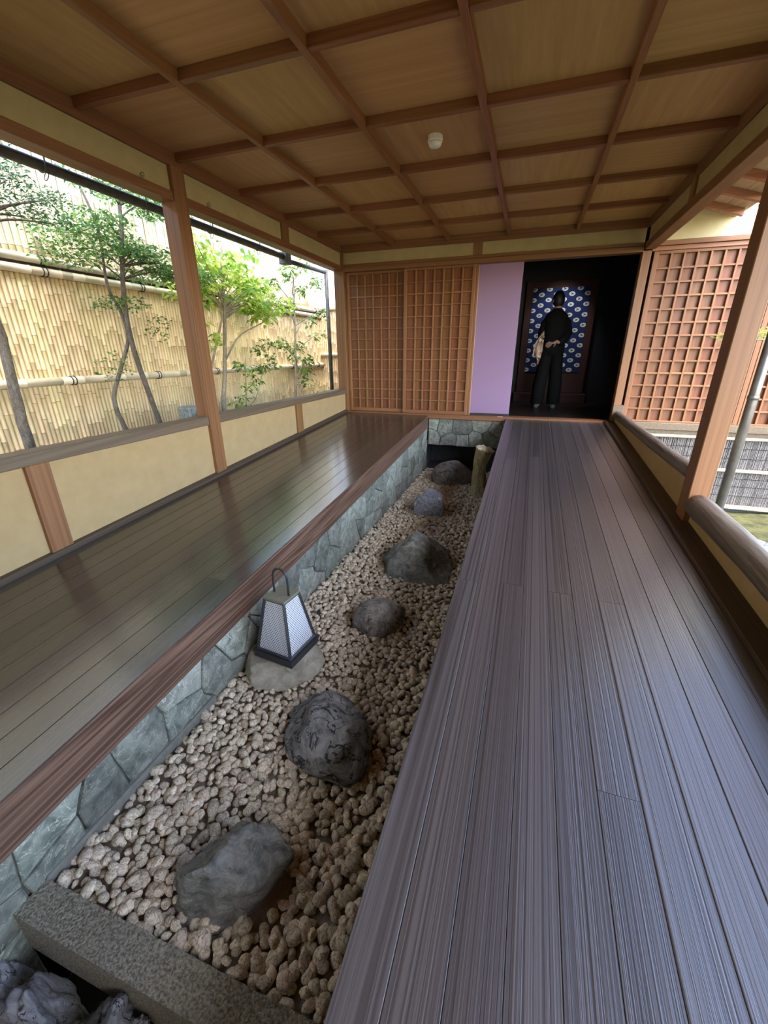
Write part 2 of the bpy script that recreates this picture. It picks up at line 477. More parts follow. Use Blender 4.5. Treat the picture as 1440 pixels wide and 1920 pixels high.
def crest_cloth():
    m, nt, b = nodes_of('navy cloth with white oval birds')
    tc = N(nt, 'ShaderNodeTexCoord')
    sep = N(nt, 'ShaderNodeSeparateXYZ')
    nt.links.new(tc.outputs['Object'], sep.inputs[0])
    def mt(op, a, bb=None):
        n = N(nt, 'ShaderNodeMath', operation=op)
        for i, k in enumerate((a, bb)):
            if k is None:
                continue
            if isinstance(k, (int, float)):
                n.inputs[i].default_value = k
            else:
                nt.links.new(k, n.inputs[i])
        return n.outputs[0]
    PX, PZ = 0.118, 0.158
    u = mt('DIVIDE', mt('ADD', sep.outputs[0], 5.0 * PX + 0.02), PX)
    col = mt('FLOOR', u)
    odd = mt('MULTIPLY', mt('MODULO', col, 2.0), 0.5)
    v = mt('ADD', mt('DIVIDE', mt('ADD', sep.outputs[2], 3.0), PZ), odd)
    lx = mt('MULTIPLY', mt('SUBTRACT', mt('FRACT', u), 0.5), PX)
    lz = mt('MULTIPLY', mt('SUBTRACT', mt('FRACT', v), 0.5), PZ)
    ex = mt('DIVIDE', lx, 0.047)
    ez = mt('DIVIDE', lz, 0.033)
    oval = mt('LESS_THAN', mt('ADD', mt('MULTIPLY', ex, ex), mt('MULTIPLY', ez, ez)), 1.0)
    az = mt('ABSOLUTE', lz)
    tri = mt('LESS_THAN', az, mt('MULTIPLY', mt('SUBTRACT', 0.026, lx), 0.42))
    back = mt('GREATER_THAN', lx, -0.022)
    notch = mt('GREATER_THAN', az, mt('MULTIPLY', mt('SUBTRACT', -0.002, lx), 0.42))
    bird = mt('MULTIPLY', mt('MULTIPLY', tri, back), notch)
    white = mt('MULTIPLY', oval, mt('SUBTRACT', 1.0, bird))
    mx = N(nt, 'ShaderNodeMix')
    mx.data_type = 'RGBA'
    nt.links.new(white, mx.inputs[0])
    mx.inputs[6].default_value = (0.012, 0.030, 0.125, 1)
    mx.inputs[7].default_value = (0.85, 0.85, 0.85, 1)
    nt.links.new(mx.outputs[2], b.inputs['Base Color'])
    b.inputs['Roughness'].default_value = 0.9
    return m
M['crest'] = crest_cloth()

def floral():
    m, nt, b = nodes_of('floral cloth')
    v = coords(nt, (28, 28, 28), False)
    vo = N(nt, 'ShaderNodeTexVoronoi', Scale=1.0)
    nt.links.new(v, vo.inputs['Vector'])
    sep = N(nt, 'ShaderNodeSeparateColor')
    nt.links.new(vo.outputs['Color'], sep.inputs[0])
    c = ramp(nt, sep.outputs[0], [(0.0, (0.62, 0.50, 0.36)), (0.45, (0.66, 0.56, 0.42)), (0.55, (0.42, 0.10, 0.10)), (0.75, (0.60, 0.40, 0.30)), (0.92, (0.07, 0.045, 0.04))])
    nt.links.new(c, b.inputs['Base Color'])
    b.inputs['Roughness'].default_value = 0.9
    return m
M['floral'] = floral()

# ------------------------------------------------------------------ floor (both decks)
XL, XS, XD, XE = -2.64, -1.345, -0.246, 0.97
Y0, Y1 = -4.5, 5.97
rnd = random.Random(5)

fl = empty('floor', (0.36, 0, rz(0)), 'dark weathered plank walkway with grey grain, running up to the open doorway', 'floor', kind='structure')
edges = [XD] + [-0.140 + 0.1155 * i for i in range(10)] + [XE]
for i in range(11):
    x0, x1 = edges[i], edges[i + 1]
    if i % 2 == 0:
        js = [Y0, 1.95 + 0.012 * (i % 3), Y1] if i != 8 else [Y0, 0.2, 4.4, Y1]
    else:
        js = [Y0, 0.30 + 0.03 * i if i != 5 else 0.98, 4.1 + 0.06 * i, Y1]
    for a, b in zip(js[:-1], js[1:]):
        MB().rampbox(x0 + 0.0008, x1 - 0.0008, a + 0.0006, b - 0.0006, -0.035, 0, 0.0016).build('plank', M['deck_edge'] if i == 0 else M['deck_r'], fl)
MB().rampbox(XD + 0.004, XD + 0.05, Y0, Y1, -0.17, -0.036).build('edge_joist', M['darkbase'], fl)
MB().rampbox(0.1, 0.98, Y0, Y1, -0.06, -0.0365).build('underlay', M['concrete'], fl)

fl2 = empty('floor', (-2.0, 0, rz(0)), 'glossy brown plank walkway beside the low plaster wall', 'floor', kind='structure')
edges = [XS - 0.002, -1.46, -1.576, -1.690, -1.810, -1.931, -2.06, -2.186, -2.31, -2.43, -2.545, -2.625]
for i in range(11):
    x0, x1 = edges[i + 1], edges[i]
    js = [Y0] + ([0.55, 3.6] if i % 2 else [2.01, 4.9]) + [Y1]
    if i not in (0, 3, 6, 9):
        js = [Y0, 1.2 + 0.37 * i % 3, Y1]
    for a, b in zip(js[:-1], js[1:]):
        MB().rampbox(x0 + 0.0007, x1 - 0.0007, a + 0.0006, b - 0.0006, -0.03, 0, 0.0016).build('plank', M['deck_l'], fl2)
MB().rampbox(-2.62, XS - 0.03, Y0, Y1, -0.06, -0.031).build('underlay', M['concrete'], fl2)
MB().rampbox(XS - 0.030, XS + 0.008, Y0, Y1, -0.181, -0.0005, 0.004).build('fascia_board', M['fascia'], fl2)

# ------------------------------------------------------------------ pit: clad wall, end wall, bed
def clip(poly, n, d):                        # keep points with n.p <= d
    out = []
    for i in range(len(poly)):
        p, q = poly[i], poly[(i + 1) % len(poly)]
        a, b = p[0] * n[0] + p[1] * n[1] - d, q[0] * n[0] + q[1] * n[1] - d
        if a <= 0:
            out.append(p)
        if (a < 0 < b) or (b < 0 < a):
            t = a / (a - b)
            out.append((p[0] + (q[0] - p[0]) * t, p[1] + (q[1] - p[1]) * t))
    return out

def cells(seeds, domain, gap):
    res = []
    for i, s in enumerate(seeds):
        poly = list(domain)
        for j, t in enumerate(seeds):
            if i == j:
                continue
            n = (t[0] - s[0], t[1] - s[1])
            L = math.hypot(*n)
            if L > 1.2:
                continue
            n = (n[0] / L, n[1] / L)
            d = n[0] * (s[0] + t[0]) / 2 + n[1] * (s[1] + t[1]) / 2 - gap / 2
            poly = clip(poly, n, d)
            if len(poly) < 3:
                break
        if len(poly) >= 3:
            ar = abs(sum(poly[k][0] * poly[(k + 1) % len(poly)][1] - poly[(k + 1) % len(poly)][0] * poly[k][1] for k in range(len(poly)))) / 2
            if ar > 0.0012:
                res.append(poly)
    return res

def cladding(polys, place, parent, mat, rnd, depth=0.018):
    """place(u, w, out) -> world point"""
    for poly in polys:
        cx = sum(p[0] for p in poly) / len(poly)
        cy = sum(p[1] for p in poly) / len(poly)
        # rough outline
        pts = []
        for k in range(len(poly)):
            p, q = poly[k], poly[(k + 1) % len(poly)]
            L = math.hypot(q[0] - p[0], q[1] - p[1])
            pts.append(p)
            if L > 0.09:
                t = rnd.uniform(0.35, 0.65)
                o = rnd.uniform(-0.006, 0.001)
                mx, my = p[0] + (q[0] - p[0]) * t, p[1] + (q[1] - p[1]) * t
                dx, dy = mx - cx, my - cy
                dl = math.hypot(dx, dy) + 1e-6
                pts.append((mx + dx / dl * o, my + dy / dl * o))
        n = len(pts)
        tx, ty = rnd.uniform(-0.04, 0.04), rnd.uniform(-0.05, 0.05)
        base = depth + rnd.uniform(-0.004, 0.005)
        def h(p):
            return base + (p[0] - cx) * tx + (p[1] - cy) * ty
        v = [place(p[0], p[1], 0) for p in pts]
        v += [place(p[0], p[1], h(p) - 0.005) for p in pts]
        ins = [(p[0] + (cx - p[0]) * 0.05, p[1] + (cy - p[1]) * 0.05) for p in pts]
        v += [place(p[0], p[1], h(p)) for p in ins]
        ct = place(cx + rnd.uniform(-.02, .02), cy + rnd.uniform(-.02, .02), base + rnd.uniform(0.0, 0.006))
        v.append(ct)
        f = [(k, (k + 1) % n, n + (k + 1) % n, n + k) for k in range(n)]
        f += [(n + k, n + (k + 1) % n, 2 * n + (k + 1) % n, 2 * n + k) for k in range(n)]
        f += [(2 * n + k, 2 * n + (k + 1) % n, 3 * n) for k in range(n)]
        MB().add(v, f).build('stone', mat, parent)

ZG = -0.79
XW = XS + 0.004                              # face of the cladding
wp = empty('wall_pit', (XW, 3, ZG - 0.05), 'blue green slate cladding under the red brown board along the gravel bed', 'stone wall', kind='structure')
MB().rampbox(XW - 0.30, XW - 0.022, -4.5, 5.98, -0.9, -0.181).build('mortar_backing', M['mortar'], wp)
rs = random.Random(11)
seeds = []
y = 0.0
while y < 6.0:
    top, bot = rz(y) - 0.18, ZG - 0.03
    nrow = 2 if top - bot < 0.48 else 3
    stepy = 0.24 if nrow == 2 else 0.25
    for r in range(nrow):
        zc = bot + (top - bot) * (r + 0.5) / nrow
        seeds.append((y + rs.uniform(-0.11, 0.11) + (r % 2) * 0.10, zc + rs.uniform(-0.07, 0.07)))
    y += stepy
dom = [(-0.3, ZG - 0.06), (5.975, ZG - 0.06), (5.975, rz(5.975) - 0.183), (-0.3, rz(-0.3) - 0.183)]
polys = cells(seeds, dom, 0.006)
lowseeds = [(-0.2, -0.97), (0.0, -1.1), (0.14, -0.93), (0.26, -1.08), (-0.1, -1.25), (0.2, -1.27)]
polys += cells(lowseeds, [(-0.3, -1.33), (0.33, -1.33), (0.33, ZG - 0.063), (-0.3, ZG - 0.063)], 0.0035)
MB().box(XW - 0.30, XW - 0.022, -1.2, 0.42, -1.4, -0.80).build('mortar_backing', M['mortar'], wp)
cladding(polys, lambda u, w, o: (XW - 0.022 + o, u, w), wp, M['slate'], rs)
MB().box(XW - 0.022, XW + 0.014, 0.42, 1.25, ZG - 0.06, ZG + 0.035, 0.008).build('mortar_skirt', M['mortar'], wp)

we = empty('wall_pit_end', (-0.8, 6.0, ZG), 'slate cladding over a dark hollow below the far doorway', 'stone wall', kind='structure')
MB().box(XS, 0.05, 6.03, 6.10, -0.435, -0.04).build('mortar_backing', M['mortar'], we)
seeds = [(x + rs.uniform(-0.07, 0.07), z + rs.uniform(-0.05, 0.05)) for x in (-1.28, -1.05, -0.83, -0.6, -0.38, -0.15) for z in (-0.13, -0.34)]
polys = cells(seeds, [(XS + 0.01, -0.435), (0.0, -0.435), (0.0, -0.045), (XS + 0.01, -0.045)], 0.006)
cladding([[q for q in p][::-1] for p in polys], lambda u, w, o: (u, 6.03 - o, w), we, M['slate'], rs)
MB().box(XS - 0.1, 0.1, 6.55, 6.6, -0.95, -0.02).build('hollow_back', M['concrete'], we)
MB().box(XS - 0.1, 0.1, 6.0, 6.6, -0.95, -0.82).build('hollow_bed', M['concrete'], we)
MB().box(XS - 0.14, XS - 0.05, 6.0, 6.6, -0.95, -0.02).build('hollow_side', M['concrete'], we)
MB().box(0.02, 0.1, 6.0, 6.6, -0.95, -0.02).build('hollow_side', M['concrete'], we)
MB().box(-0.04, 0.10, 0.36, 6.0, -1.4, -0.20 - 0.28).build('deck_footing', M['concrete'], fl)

bed = MB().box(XS - 0.02, -0.02, 0.40, 6.0, ZG - 0.12, ZG - 0.018).build('gravel_bed', M['gravelbed'])
tag(bed, 'brown gravel bed under the loose pebbles of the sunken strip', 'ground', kind='structure')
pit = MB().box(XS - 0.05, 0.3, -1.2, 0.42, -1.45, -1.28).build('pit_floor', M['concrete'])
tag(pit, 'dark bottom of the sunken channel below the granite kerb', 'ground', kind='structure')

# ------------------------------------------------------------------ ceiling
ZC = 2.168
RX = [-1.900, -1.159, -0.422, 0.3355]
CY = [-4.45, -3.70, -2.95, -2.20, -1.45, -0.70, 0.055, 0.81, 1.56, 2.310, 3.064, 3.812, 4.565, 5.305, 6.04]
XR = 1.06
ce = empty('ceiling', (-0.8, 3, ZC), 'coffered ceiling of tan wooden boards between brown ribs', 'ceiling', kind='structure')
xs = [XL] + RX + [XR]
for i in range(5):
    for j in range(len(CY) - 1):
        m = M['panel_x'] if (i + j) % 2 else M['panel_y']
        MB().box(xs[i] + 0.004, xs[i + 1] - 0.004, CY[j] + 0.004, CY[j + 1] - 0.004, ZC + 0.052, ZC + 0.062).build('board', m, ce)
for x in RX:
    MB().box(x - 0.019, x + 0.019, -4.48, 6.03, ZC - 0.006, ZC + 0.056, 0.003).build('rib', M['rib'], ce)
for y in CY[:-1]:
    for i in range(5):
        MB().box(xs[i] + (0.019 if i else 0), xs[i + 1] - (0.019 if i < 4 else 0), y - 0.019, y + 0.019, ZC, ZC + 0.056, 0.003).build('cross_rib', M['rib_x'], ce)

rf = empty('roof', (-0.8, 3, 2.3), 'shallow gabled roof over the walkway with red cedar rafters under the eave', 'roof', kind='structure')
RIDGE = (-0.78, 2.98)
def roofside(xe, ze):
    x0, z0 = RIDGE
    v = []
    for yy in (-4.7, 6.3):
        v += [(x0, yy, z0), (xe, yy, ze), (xe, yy, ze + 0.05), (x0, yy, z0 + 0.05)]
    return MB().add(v, [(0, 1, 2, 3), (7, 6, 5, 4), (0, 4, 5, 1), (1, 5, 6, 2), (2, 6, 7, 3), (3, 7, 4, 0)])
roofside(1.86, 2.175).build('roof_slope', M['roof'], rf)
roofside(-3.22, 2.235).build('roof_slope', M['roof'], rf)
sl = (2.98 - 2.175) / (1.86 + 0.78)
def soffit_board(xa, xb):
    za, zb = 2.98 - (xa + 0.78) * sl - 0.006, 2.98 - (xb + 0.78) * sl - 0.006
    v = []
    for yy in (-4.7, 6.28):
        v += [(xa, yy, za - 0.008), (xb, yy, zb - 0.008), (xb, yy, zb), (xa, yy, za)]
    return MB().add(v, [(0, 1, 2, 3), (7, 6, 5, 4), (0, 4, 5, 1), (1, 5, 6, 2), (2, 6, 7, 3), (3, 7, 4, 0)])
for a in range(4):
    soffit_board(1.10 + a * 0.19, 1.10 + (a + 1) * 0.19 - 0.003).build('soffit_board', M['soffit'], rf)
ry = 5.78
while ry > -4.5:
    xa, xb = 1.08, 1.83
    za, zb = 2.98 - (xa + 0.78) * sl - 0.015, 2.98 - (xb + 0.78) * sl - 0.015
    v = []
    for yy in (ry - 0.025, ry + 0.025):
        v += [(xa, yy, za - 0.06), (xb, yy, zb - 0.06), (xb, yy, zb), (xa, yy, za)]
    MB().add(v, [(0, 1, 2, 3), (7, 6, 5, 4), (0, 4, 5, 1), (1, 5, 6, 2), (2, 6, 7, 3), (3, 7, 4, 0)]).build('rafter', M['rafter'], rf)
    ry -= 0.42

# ------------------------------------------------------------------ left wall
wl = empty('wall_left', (XL, 3, rz(3)), 'low tan plaster wall with brown posts, rail and lintel open to the bamboo fence', 'wall', kind='structure')
PZ = 0.13
def post_span(yc, w=0.13):
    return yc - w / 2, yc + w / 2
for yc in (-2.96, 0.04, 3.04):
    a, b = post_span(yc)
    MB().box(-2.755, -2.620, a, b, rz(yc) - 0.02, 2.135, 0.004).build('post', M['post'], wl)
a, b = 6.0, 6.12
MB().box(-2.76, -2.612, a - 0.005, b, -0.03, 2.135, 0.004).build('post', M['post'], wl)
for yc in (-4.45, -1.46, 1.54, 4.55):
    a, b = post_span(yc)
    MB().box(-2.70, -2.628, a, b, rz(yc) - 0.02, 0.275, 0.003).build('short_post', M['post'], wl)
    MB().box(-2.70, -2.630, a, b, 1.965, 2.135, 0.003).build('strut', M['post'], wl)
spans = [(-4.385, -3.025), (-2.895, -1.525), (-1.395, -0.025), (0.105, 1.475), (1.605, 2.975), (3.105, 4.485), (4.615, 6.0)]
for a, b in spans:
    MB().hexa([(-2.69, a, rz(a) + 0.03), (-2.655, a, rz(a) + 0.03), (-2.655, b, rz(b) + 0.03), (-2.69, b, rz(b) + 0.03),
               (-2.69, a, 0.275), (-2.655, a, 0.275), (-2.655, b, 0.275), (-2.69, b, 0.275)]).build('plaster_panel', M['plaster'], wl)
    MB().box(-2.69, -2.655, a, b, 1.965, 2.14).build('upper_plaster_panel', M['plaster_hi'], wl)
for a, b in [(-4.5, -3.025), (-2.895, -0.025), (0.105, 2.975), (3.105, 6.0)]:
    MB().box(-2.765, -2.632, a, b, 0.271, 0.344, 0.004).build('rail', M['railtop'], wl)
    MB().box(-2.765, -2.634, a, b, 1.910, 1.972, 0.004).build('lintel', M['beam'], wl)
MB().rampbox(-2.66, -2.615, -4.5, 5.99, -0.01, 0.036, 0.004).build('base_board', M['darkbase'], wl)
MB().box(-2.70, -2.630, -4.5, 6.0, 2.130, 2.225, 0.004).build('ceiling_beam', M['beam'], wl)

# ------------------------------------------------------------------ right wall
wr = empty('wall_right', (1.1, 3, rz(3)), 'low wall with round log rail and square post open to the mossy garden', 'wall', kind='structure')
for yc in (-2.96, 0.04, 3.045):
    MB().box(1.048, 1.160, yc - 0.072, yc + 0.072, rz(yc) - 0.25, 2.135, 0.004).build('post', M['post'], wr)
for yc in (-4.45, -1.46, 1.54, 4.55):
    MB().box(1.056, 1.12, yc - 0.05, yc + 0.05, 1.965, 2.135, 0.003).build('strut', M['post'], wr)
for a, b, zt in ((-4.5, -3.03, -0.33), (-2.89, -0.03, -0.16), (0.11, 2.975, 0.010), (3.115, 5.97, 0.150)):
    rr = 0.050 if a > 3 else 0.074
    n = 26
    pts, rad = [], []
    for k in range(n):
        t = k / (n - 1)
        yy = a + (b - a) * t
        pts.append((1.108 + 0.004 * math.sin(yy * 3.1), yy, zt - rr + 0.004 * math.sin(yy * 2.3 + 1)))
        rad.append(rr * (1 + 0.03 * math.sin(yy * 4.7) + 0.025 * math.sin(yy * 11)))
    rad[0] *= 0.86
    rad[-1] *= 0.9
    MB().tube(pts, rad, 16).build('log_rail', M['log'], wr, True)
    MB().hexa([(1.085, a, rz(a) - 0.05), (1.125, a, rz(a) - 0.05), (1.125, b, rz(b) - 0.05), (1.085, b, rz(b) - 0.05),
               (1.085, a, zt - 0.06), (1.125, a, zt - 0.06), (1.125, b, zt - 0.06), (1.085, b, zt - 0.06)]).build('plaster_panel', M['plaster'], wr)
    MB().box(1.055, 1.165, a, b, 1.910, 1.985, 0.004).build('lintel', M['beam'], wr)
    MB().box(1.075, 1.11, a, b, 1.98, 2.14).build('upper_plaster_panel', M['plaster_hi'], wr)
MB().rampbox(XE, 1.130, -4.5, 5.985, -0.10, 0.028, 0.004).build('base_beam', M['darkbase'], wr)
MB().box(1.056, 1.12, -4.5, 6.0, 2.130, 2.225, 0.004).build('ceiling_beam', M['beam'], wr)
MB().box(1.04, 1.16, 5.955, 6.0, -0.02, 0.225, 0.004).build('end_block', M['railtop'], wr)
MB().box(1.085, 1.16, -4.5, 6.0, -1.1, -0.55).build('footing', M['concrete'], wr)
MB().rampbox(1.085, 1.16, -4.5, 6.0, -0.6, -0.10).build('footing', M['concrete'], wr)

# ------------------------------------------------------------------ unseen walls added behind the viewer to hold back light
wf = empty('wall_light_block', (-0.8, -4.5, rz(-4.5)), 'unseen plaster walls added behind the viewer to cut light from the near end', 'wall', kind='structure')
MB().box(-2.75, 1.17, -4.62, -4.5, -1.3, 2.3).build('plaster_panel', M['plaster_hi'], wf)
MB().box(-2.75, -2.695, -4.5, -1.6, -0.9, 2.3).build('side_panel', M['plaster_hi'], wf)
MB().box(1.13, 1.17, -4.5, -1.6, -0.9, 2.3).build('side_panel', M['plaster_hi'], wf)

# ------------------------------------------------------------------ end wall with doors
wb = empty('wall_back', (-0.8, 6.0, 0), 'end wall with brown lintel, narrow plaster band and doorway frame', 'wall', kind='structure')
MB().box(-2.62, 1.05, 5.985, 6.12, 1.893, 1.950, 0.004).build('lintel', M['beam_x'], wb)
MB().box(-2.62, 1.05, 5.998, 6.10, 1.952, 1.985, 0.003).build('picture_rail', M['beam_x'], wb)
for a, b in ((-2.612, -0.84), (-0.735, 1.05)):
    MB().box(a, b, 6.02, 6.06, 1.985, 2.14).build('plaster_panel', M['plaster_hi'], wb)
MB().box(-0.842, -0.733, 6.008, 6.06, 1.985, 2.135, 0.003).build('strut', M['post'], wb)
MB().box(-2.62, 1.06, 6.0, 6.09, 2.125, 2.225, 0.004).build('ceiling_beam', M['beam_x'], wb)
MB().box(-2.61, 1.05, 5.965, 6.14, -0.042, 0.018, 0.004).build('threshold', M['beam_x'], wb)
MB().box(1.046, 1.135, 5.99, 6.12, -0.02, 1.905, 0.004).build('door_jamb', M['post'], wb)
MB().box(-0.790, -0.762, 6.045, 6.13, 0.018, 1.893, 0.003).build('door_post', M['lattice'], wb)

def lattice_door(name, x0, x1, z0, z1, yf, ncol, nrow, label, stile=0.045, bar=0.019, brail=0.05, kind='structure', trail=0.03):
    d = empty(name, ((x0 + x1) / 2, yf, z0), label, 'door', kind=kind)
    yb = yf + 0.048
    MB().box(x0, x0 + stile, yf, yb, z0, z1, 0.003).build('stile', M['lattice'], d)
    MB().box(x1 - stile, x1, yf, yb, z0, z1, 0.003).build('stile', M['lattice'], d)
    MB().box(x0 + stile, x1 - stile, yf, yb, z0, z0 + brail, 0.003).build('door_rail', M['lattice_x'], d)
    MB().box(x0 + stile, x1 - stile, yf, yb, z1 - trail, z1, 0.003).build('door_rail', M['lattice_x'], d)
    ix0, ix1, iz0, iz1 = x0 + stile, x1 - stile, z0 + brail, z1 - trail
    cw, ch = (ix1 - ix0) / ncol, (iz1 - iz0) / nrow
    for i in range(1, ncol):
        x = ix0 + cw * i
        MB().box(x - bar / 2, x + bar / 2, yf + 0.002, yf + 0.041, iz0, iz1, 0.002).build('upright_bar', M['lattice'], d)
    for j in range(1, nrow):
        z = iz0 + ch * j
        MB().box(ix0, ix1, yf + 0.0065, yf + 0.041, z - bar / 2, z + bar / 2, 0.002).build('cross_bar', M['lattice_x'], d)
    for i in range(ncol):
        MB().box(ix0 + cw * i + 0.001, ix0 + cw * (i + 1) - 0.001, yf + 0.041, yf + 0.047, iz0, iz1).build('backing_board', M['latpanel'], d)
    return d
lattice_door('door_1', -2.608, -1.690, 0.018, 1.893, 6.064, 7, 13, 'brown lattice sliding door in the corner by the low plaster wall')
lattice_door('door_2', -1.745, -0.792, 0.018, 1.893, 6.012, 7, 13, 'brown lattice sliding door next to the lavender panel')
d3 = empty('door_3', (-0.49, 6.09, 0.018), 'plain lavender paper sliding door with thin pale edge', 'door', kind='structure')
MB().box(-0.760, -0.222, 6.085, 6.105, 0.045, 1.893, 0.002).build('paper_panel', M['fusuma'], d3)
MB().box(-0.772, -0.760, 6.078, 6.108, 0.018, 1.893, 0.002).build('edge_strip', M['brass'], d3)
MB().box(-0.760, -0.222, 6.08, 6.108, 0.018, 0.045, 0.002).build('bottom_rail', M['black'], d3)
tg = MB().box(-0.36, -0.29, 5.958, 5.99, 0.0185, 0.0215).build('floor_tag', M['white'])
tag(tg, 'tiny white strip lying on the door threshold', 'tag')

# outer lattice wall to the right
wo = empty('wall_outer', (2.3, 6.0, 0), 'outer house wall of brown lattice panels under cream plaster facing the garden', 'wall', kind='structure')
MB().box(1.135, 3.7, 5.985, 6.10, 1.893, 1.935, 0.003).build('lintel', M['lattice_x'], wo)
MB().box(1.10, 3.7, 5.965, 6.10, 1.938, 1.985, 0.003).build('upper_rail', M['lattice_x'], wo)
MB().box(1.10, 3.7, 6.03, 6.10, 1.985, 3.3).build('plaster_panel', M['plaster_out'], wo)
MB().box(1.10, 3.7, 5.955, 6.10, -0.055, 0.030, 0.004).build('sill', M['railtop'], wo)
MB().box(1.12, 3.7, 5.985, 6.12, -0.105, -0.057, 0.004).build('lower_sill', M['railtop'], wo)
MB().box(1.12, 3.7, 6.06, 6.12, -1.1, -0.107).build('foundation', M['concrete'], wo)
lattice_door('door_4', 1.165, 2.395, 0.030, 1.893, 6.005, 9, 13, 'sunlit lattice panel between the door jamb and the square post', 0.05, 0.020, 0.02)
lattice_door('door_5', 2.400, 3.630, 0.030, 1.893, 6.005, 9, 13, 'lattice panel seen beyond the square post and bronze pipe', 0.05, 0.020, 0.02)

# dark room behind the doorway
def room(name, label, cat, mat, *boxes):
    mb = MB()
    for b in boxes:
        mb.box(*b)
    return tag(mb.build(name, mat), label, cat, kind='structure')
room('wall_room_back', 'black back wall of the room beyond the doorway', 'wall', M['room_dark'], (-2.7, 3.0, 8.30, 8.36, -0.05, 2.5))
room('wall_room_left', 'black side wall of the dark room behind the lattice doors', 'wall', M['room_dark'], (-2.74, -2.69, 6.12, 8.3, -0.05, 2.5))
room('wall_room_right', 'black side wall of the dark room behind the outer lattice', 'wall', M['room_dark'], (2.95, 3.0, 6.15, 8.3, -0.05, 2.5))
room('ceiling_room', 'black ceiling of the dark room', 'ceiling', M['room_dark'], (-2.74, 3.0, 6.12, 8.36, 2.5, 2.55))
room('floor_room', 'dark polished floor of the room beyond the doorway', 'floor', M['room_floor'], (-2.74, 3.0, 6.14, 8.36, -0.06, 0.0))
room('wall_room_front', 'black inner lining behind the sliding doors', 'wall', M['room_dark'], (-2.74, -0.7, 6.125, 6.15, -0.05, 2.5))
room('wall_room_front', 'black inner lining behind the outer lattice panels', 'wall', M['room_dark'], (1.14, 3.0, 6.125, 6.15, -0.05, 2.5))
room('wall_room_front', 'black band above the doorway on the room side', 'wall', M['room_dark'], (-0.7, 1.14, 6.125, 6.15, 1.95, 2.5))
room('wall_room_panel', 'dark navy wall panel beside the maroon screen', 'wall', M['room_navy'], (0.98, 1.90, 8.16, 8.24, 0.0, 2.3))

# ------------------------------------------------------------------ things in the dark room
fr = empty('wall_screen', (0.345, 8.25, 0.0), 'maroon standing screen holding a navy cloth with white oval birds', 'screen')
frb = MB().box(-0.215, 0.90, 8.20, 8.25, 0.165, 1.95, 0.006).build('backing', M['maroon'], fr)
MB().box(-0.25, 0.95, 8.10, 8.27, 0.0, 0.16, 0.006).build('base', M['maroon'], fr)
cl = MB().box(-0.098, 0.786, 8.19, 8.199, 0.515, 1.838).build('cloth', M['crest'], frb)

sp_d = bpy.data.lights.new('picture_spotlight', 'SPOT')
sp_d.energy = 24
sp_d.spot_size = math.radians(58)
sp_d.spot_blend = 0.6
sp_d.color = (1.0, 0.97, 0.95)
sp_d.shadow_soft_size = 0.08
spo = bpy.data.objects.new('picture_spotlight', sp_d)
COL.objects.link(spo)
spo.location = (0.35, 7.45, 2.40)
spo.rotation_euler = (Vector((0.35, 7.45, 2.40)) - Vector((0.34, 8.2, 1.0))).to_track_quat('Z', 'Y').to_euler()
tag(spo, 'small ceiling spotlight aimed at the navy cloth', 'lamp')

# person seen from behind
def ring_loft(rings, seg=20, cap0=True, cap1=True):
    """rings: (cx, cy, cz, rx, ry, rot)"""
    vs, fs = [], []
    for (cx, cy, cz, rx, ry, *r) in rings:
        a0 = r[0] if r else 0
        for k in range(seg):
            a = 2 * math.pi * k / seg
            x, y = rx * math.cos(a), ry * math.sin(a)
            vs.append((cx + x * math.cos(a0) - y * math.sin(a0), cy + x * math.sin(a0) + y * math.cos(a0), cz))
    for i in range(len(rings) - 1):
        for k in range(seg):
            k2 = (k + 1) % seg
            fs.append((i * seg + k, i * seg + k2, (i + 1) * seg + k2, (i + 1) * seg + k))
    if cap0:
        fs.append(tuple(range(seg))[::-1])
    if cap1:
        fs.append(tuple((len(rings) - 1) * seg + k for k in range(seg)))
    return vs, fs

def skin_mesh(name, verts, edges, radii, mat, parent, root=0, sub=2):
    me = bpy.data.meshes.new(name)
    me.from_pydata(verts, edges, [])
    me.materials.append(mat)
    o = link(bpy.data.objects.new(name, me), parent)
    sm = o.modifiers.new('skin', 'SKIN')
    sm.use_smooth_shade = True
    for i, r in enumerate(radii):
        sv = me.skin_vertices[0].data[i]
        rr = r if hasattr(r, '__len__') else (r, r)
        sv.radius = rr
        sv.use_root = (i == root)
    ss = o.modifiers.new('sub', 'SUBSURF')
    ss.levels = ss.render_levels = sub
    return o

PX0, PY0 = 0.285, 7.30
PW = 0.76                                    # seen half turned, so narrow
ps = empty('person', (PX0, PY0, 0.0), 'person in black jacket and wide black trousers standing with back turned before the navy cloth', 'person')
# body: pelvis, spine, neck, head, arms, legs, feet
V = [(0, 0, .92), (0.0, 0, 1.08), (0, -.005, 1.26), (0.0, 0, 1.38), (0.0, 0.012, 1.46), (0.0, .025, 1.535), (-0.006, .035, 1.61),
     (-.165, 0, 1.36), (-.215, .02, 1.13), (-.20, .10, .94), (-.195, .14, .88),
     (.165, 0, 1.36), (.235, -.03, 1.12), (.10, -.155, .98), (.02, -.165, 1.0),
     (-.10, 0, .86), (-.125, 0, .48), (-.135, -.01, .10), (-.155, .10, .035), (-.175, .17, .03),
     (.10, 0, .86), (.105, 0, .48), (.105, -.01, .10), (.115, .10, .035), (.12, .17, .03)]
E_ = [(0, 1), (1, 2), (2, 3), (3, 4), (4, 5), (5, 6), (3, 7), (7, 8), (8, 9), (9, 10), (3, 11), (11, 12), (12, 13), (13, 14),
      (0, 15), (15, 16), (16, 17), (17, 18), (18, 19), (0, 20), (20, 21), (21, 22), (22, 23), (23, 24)]
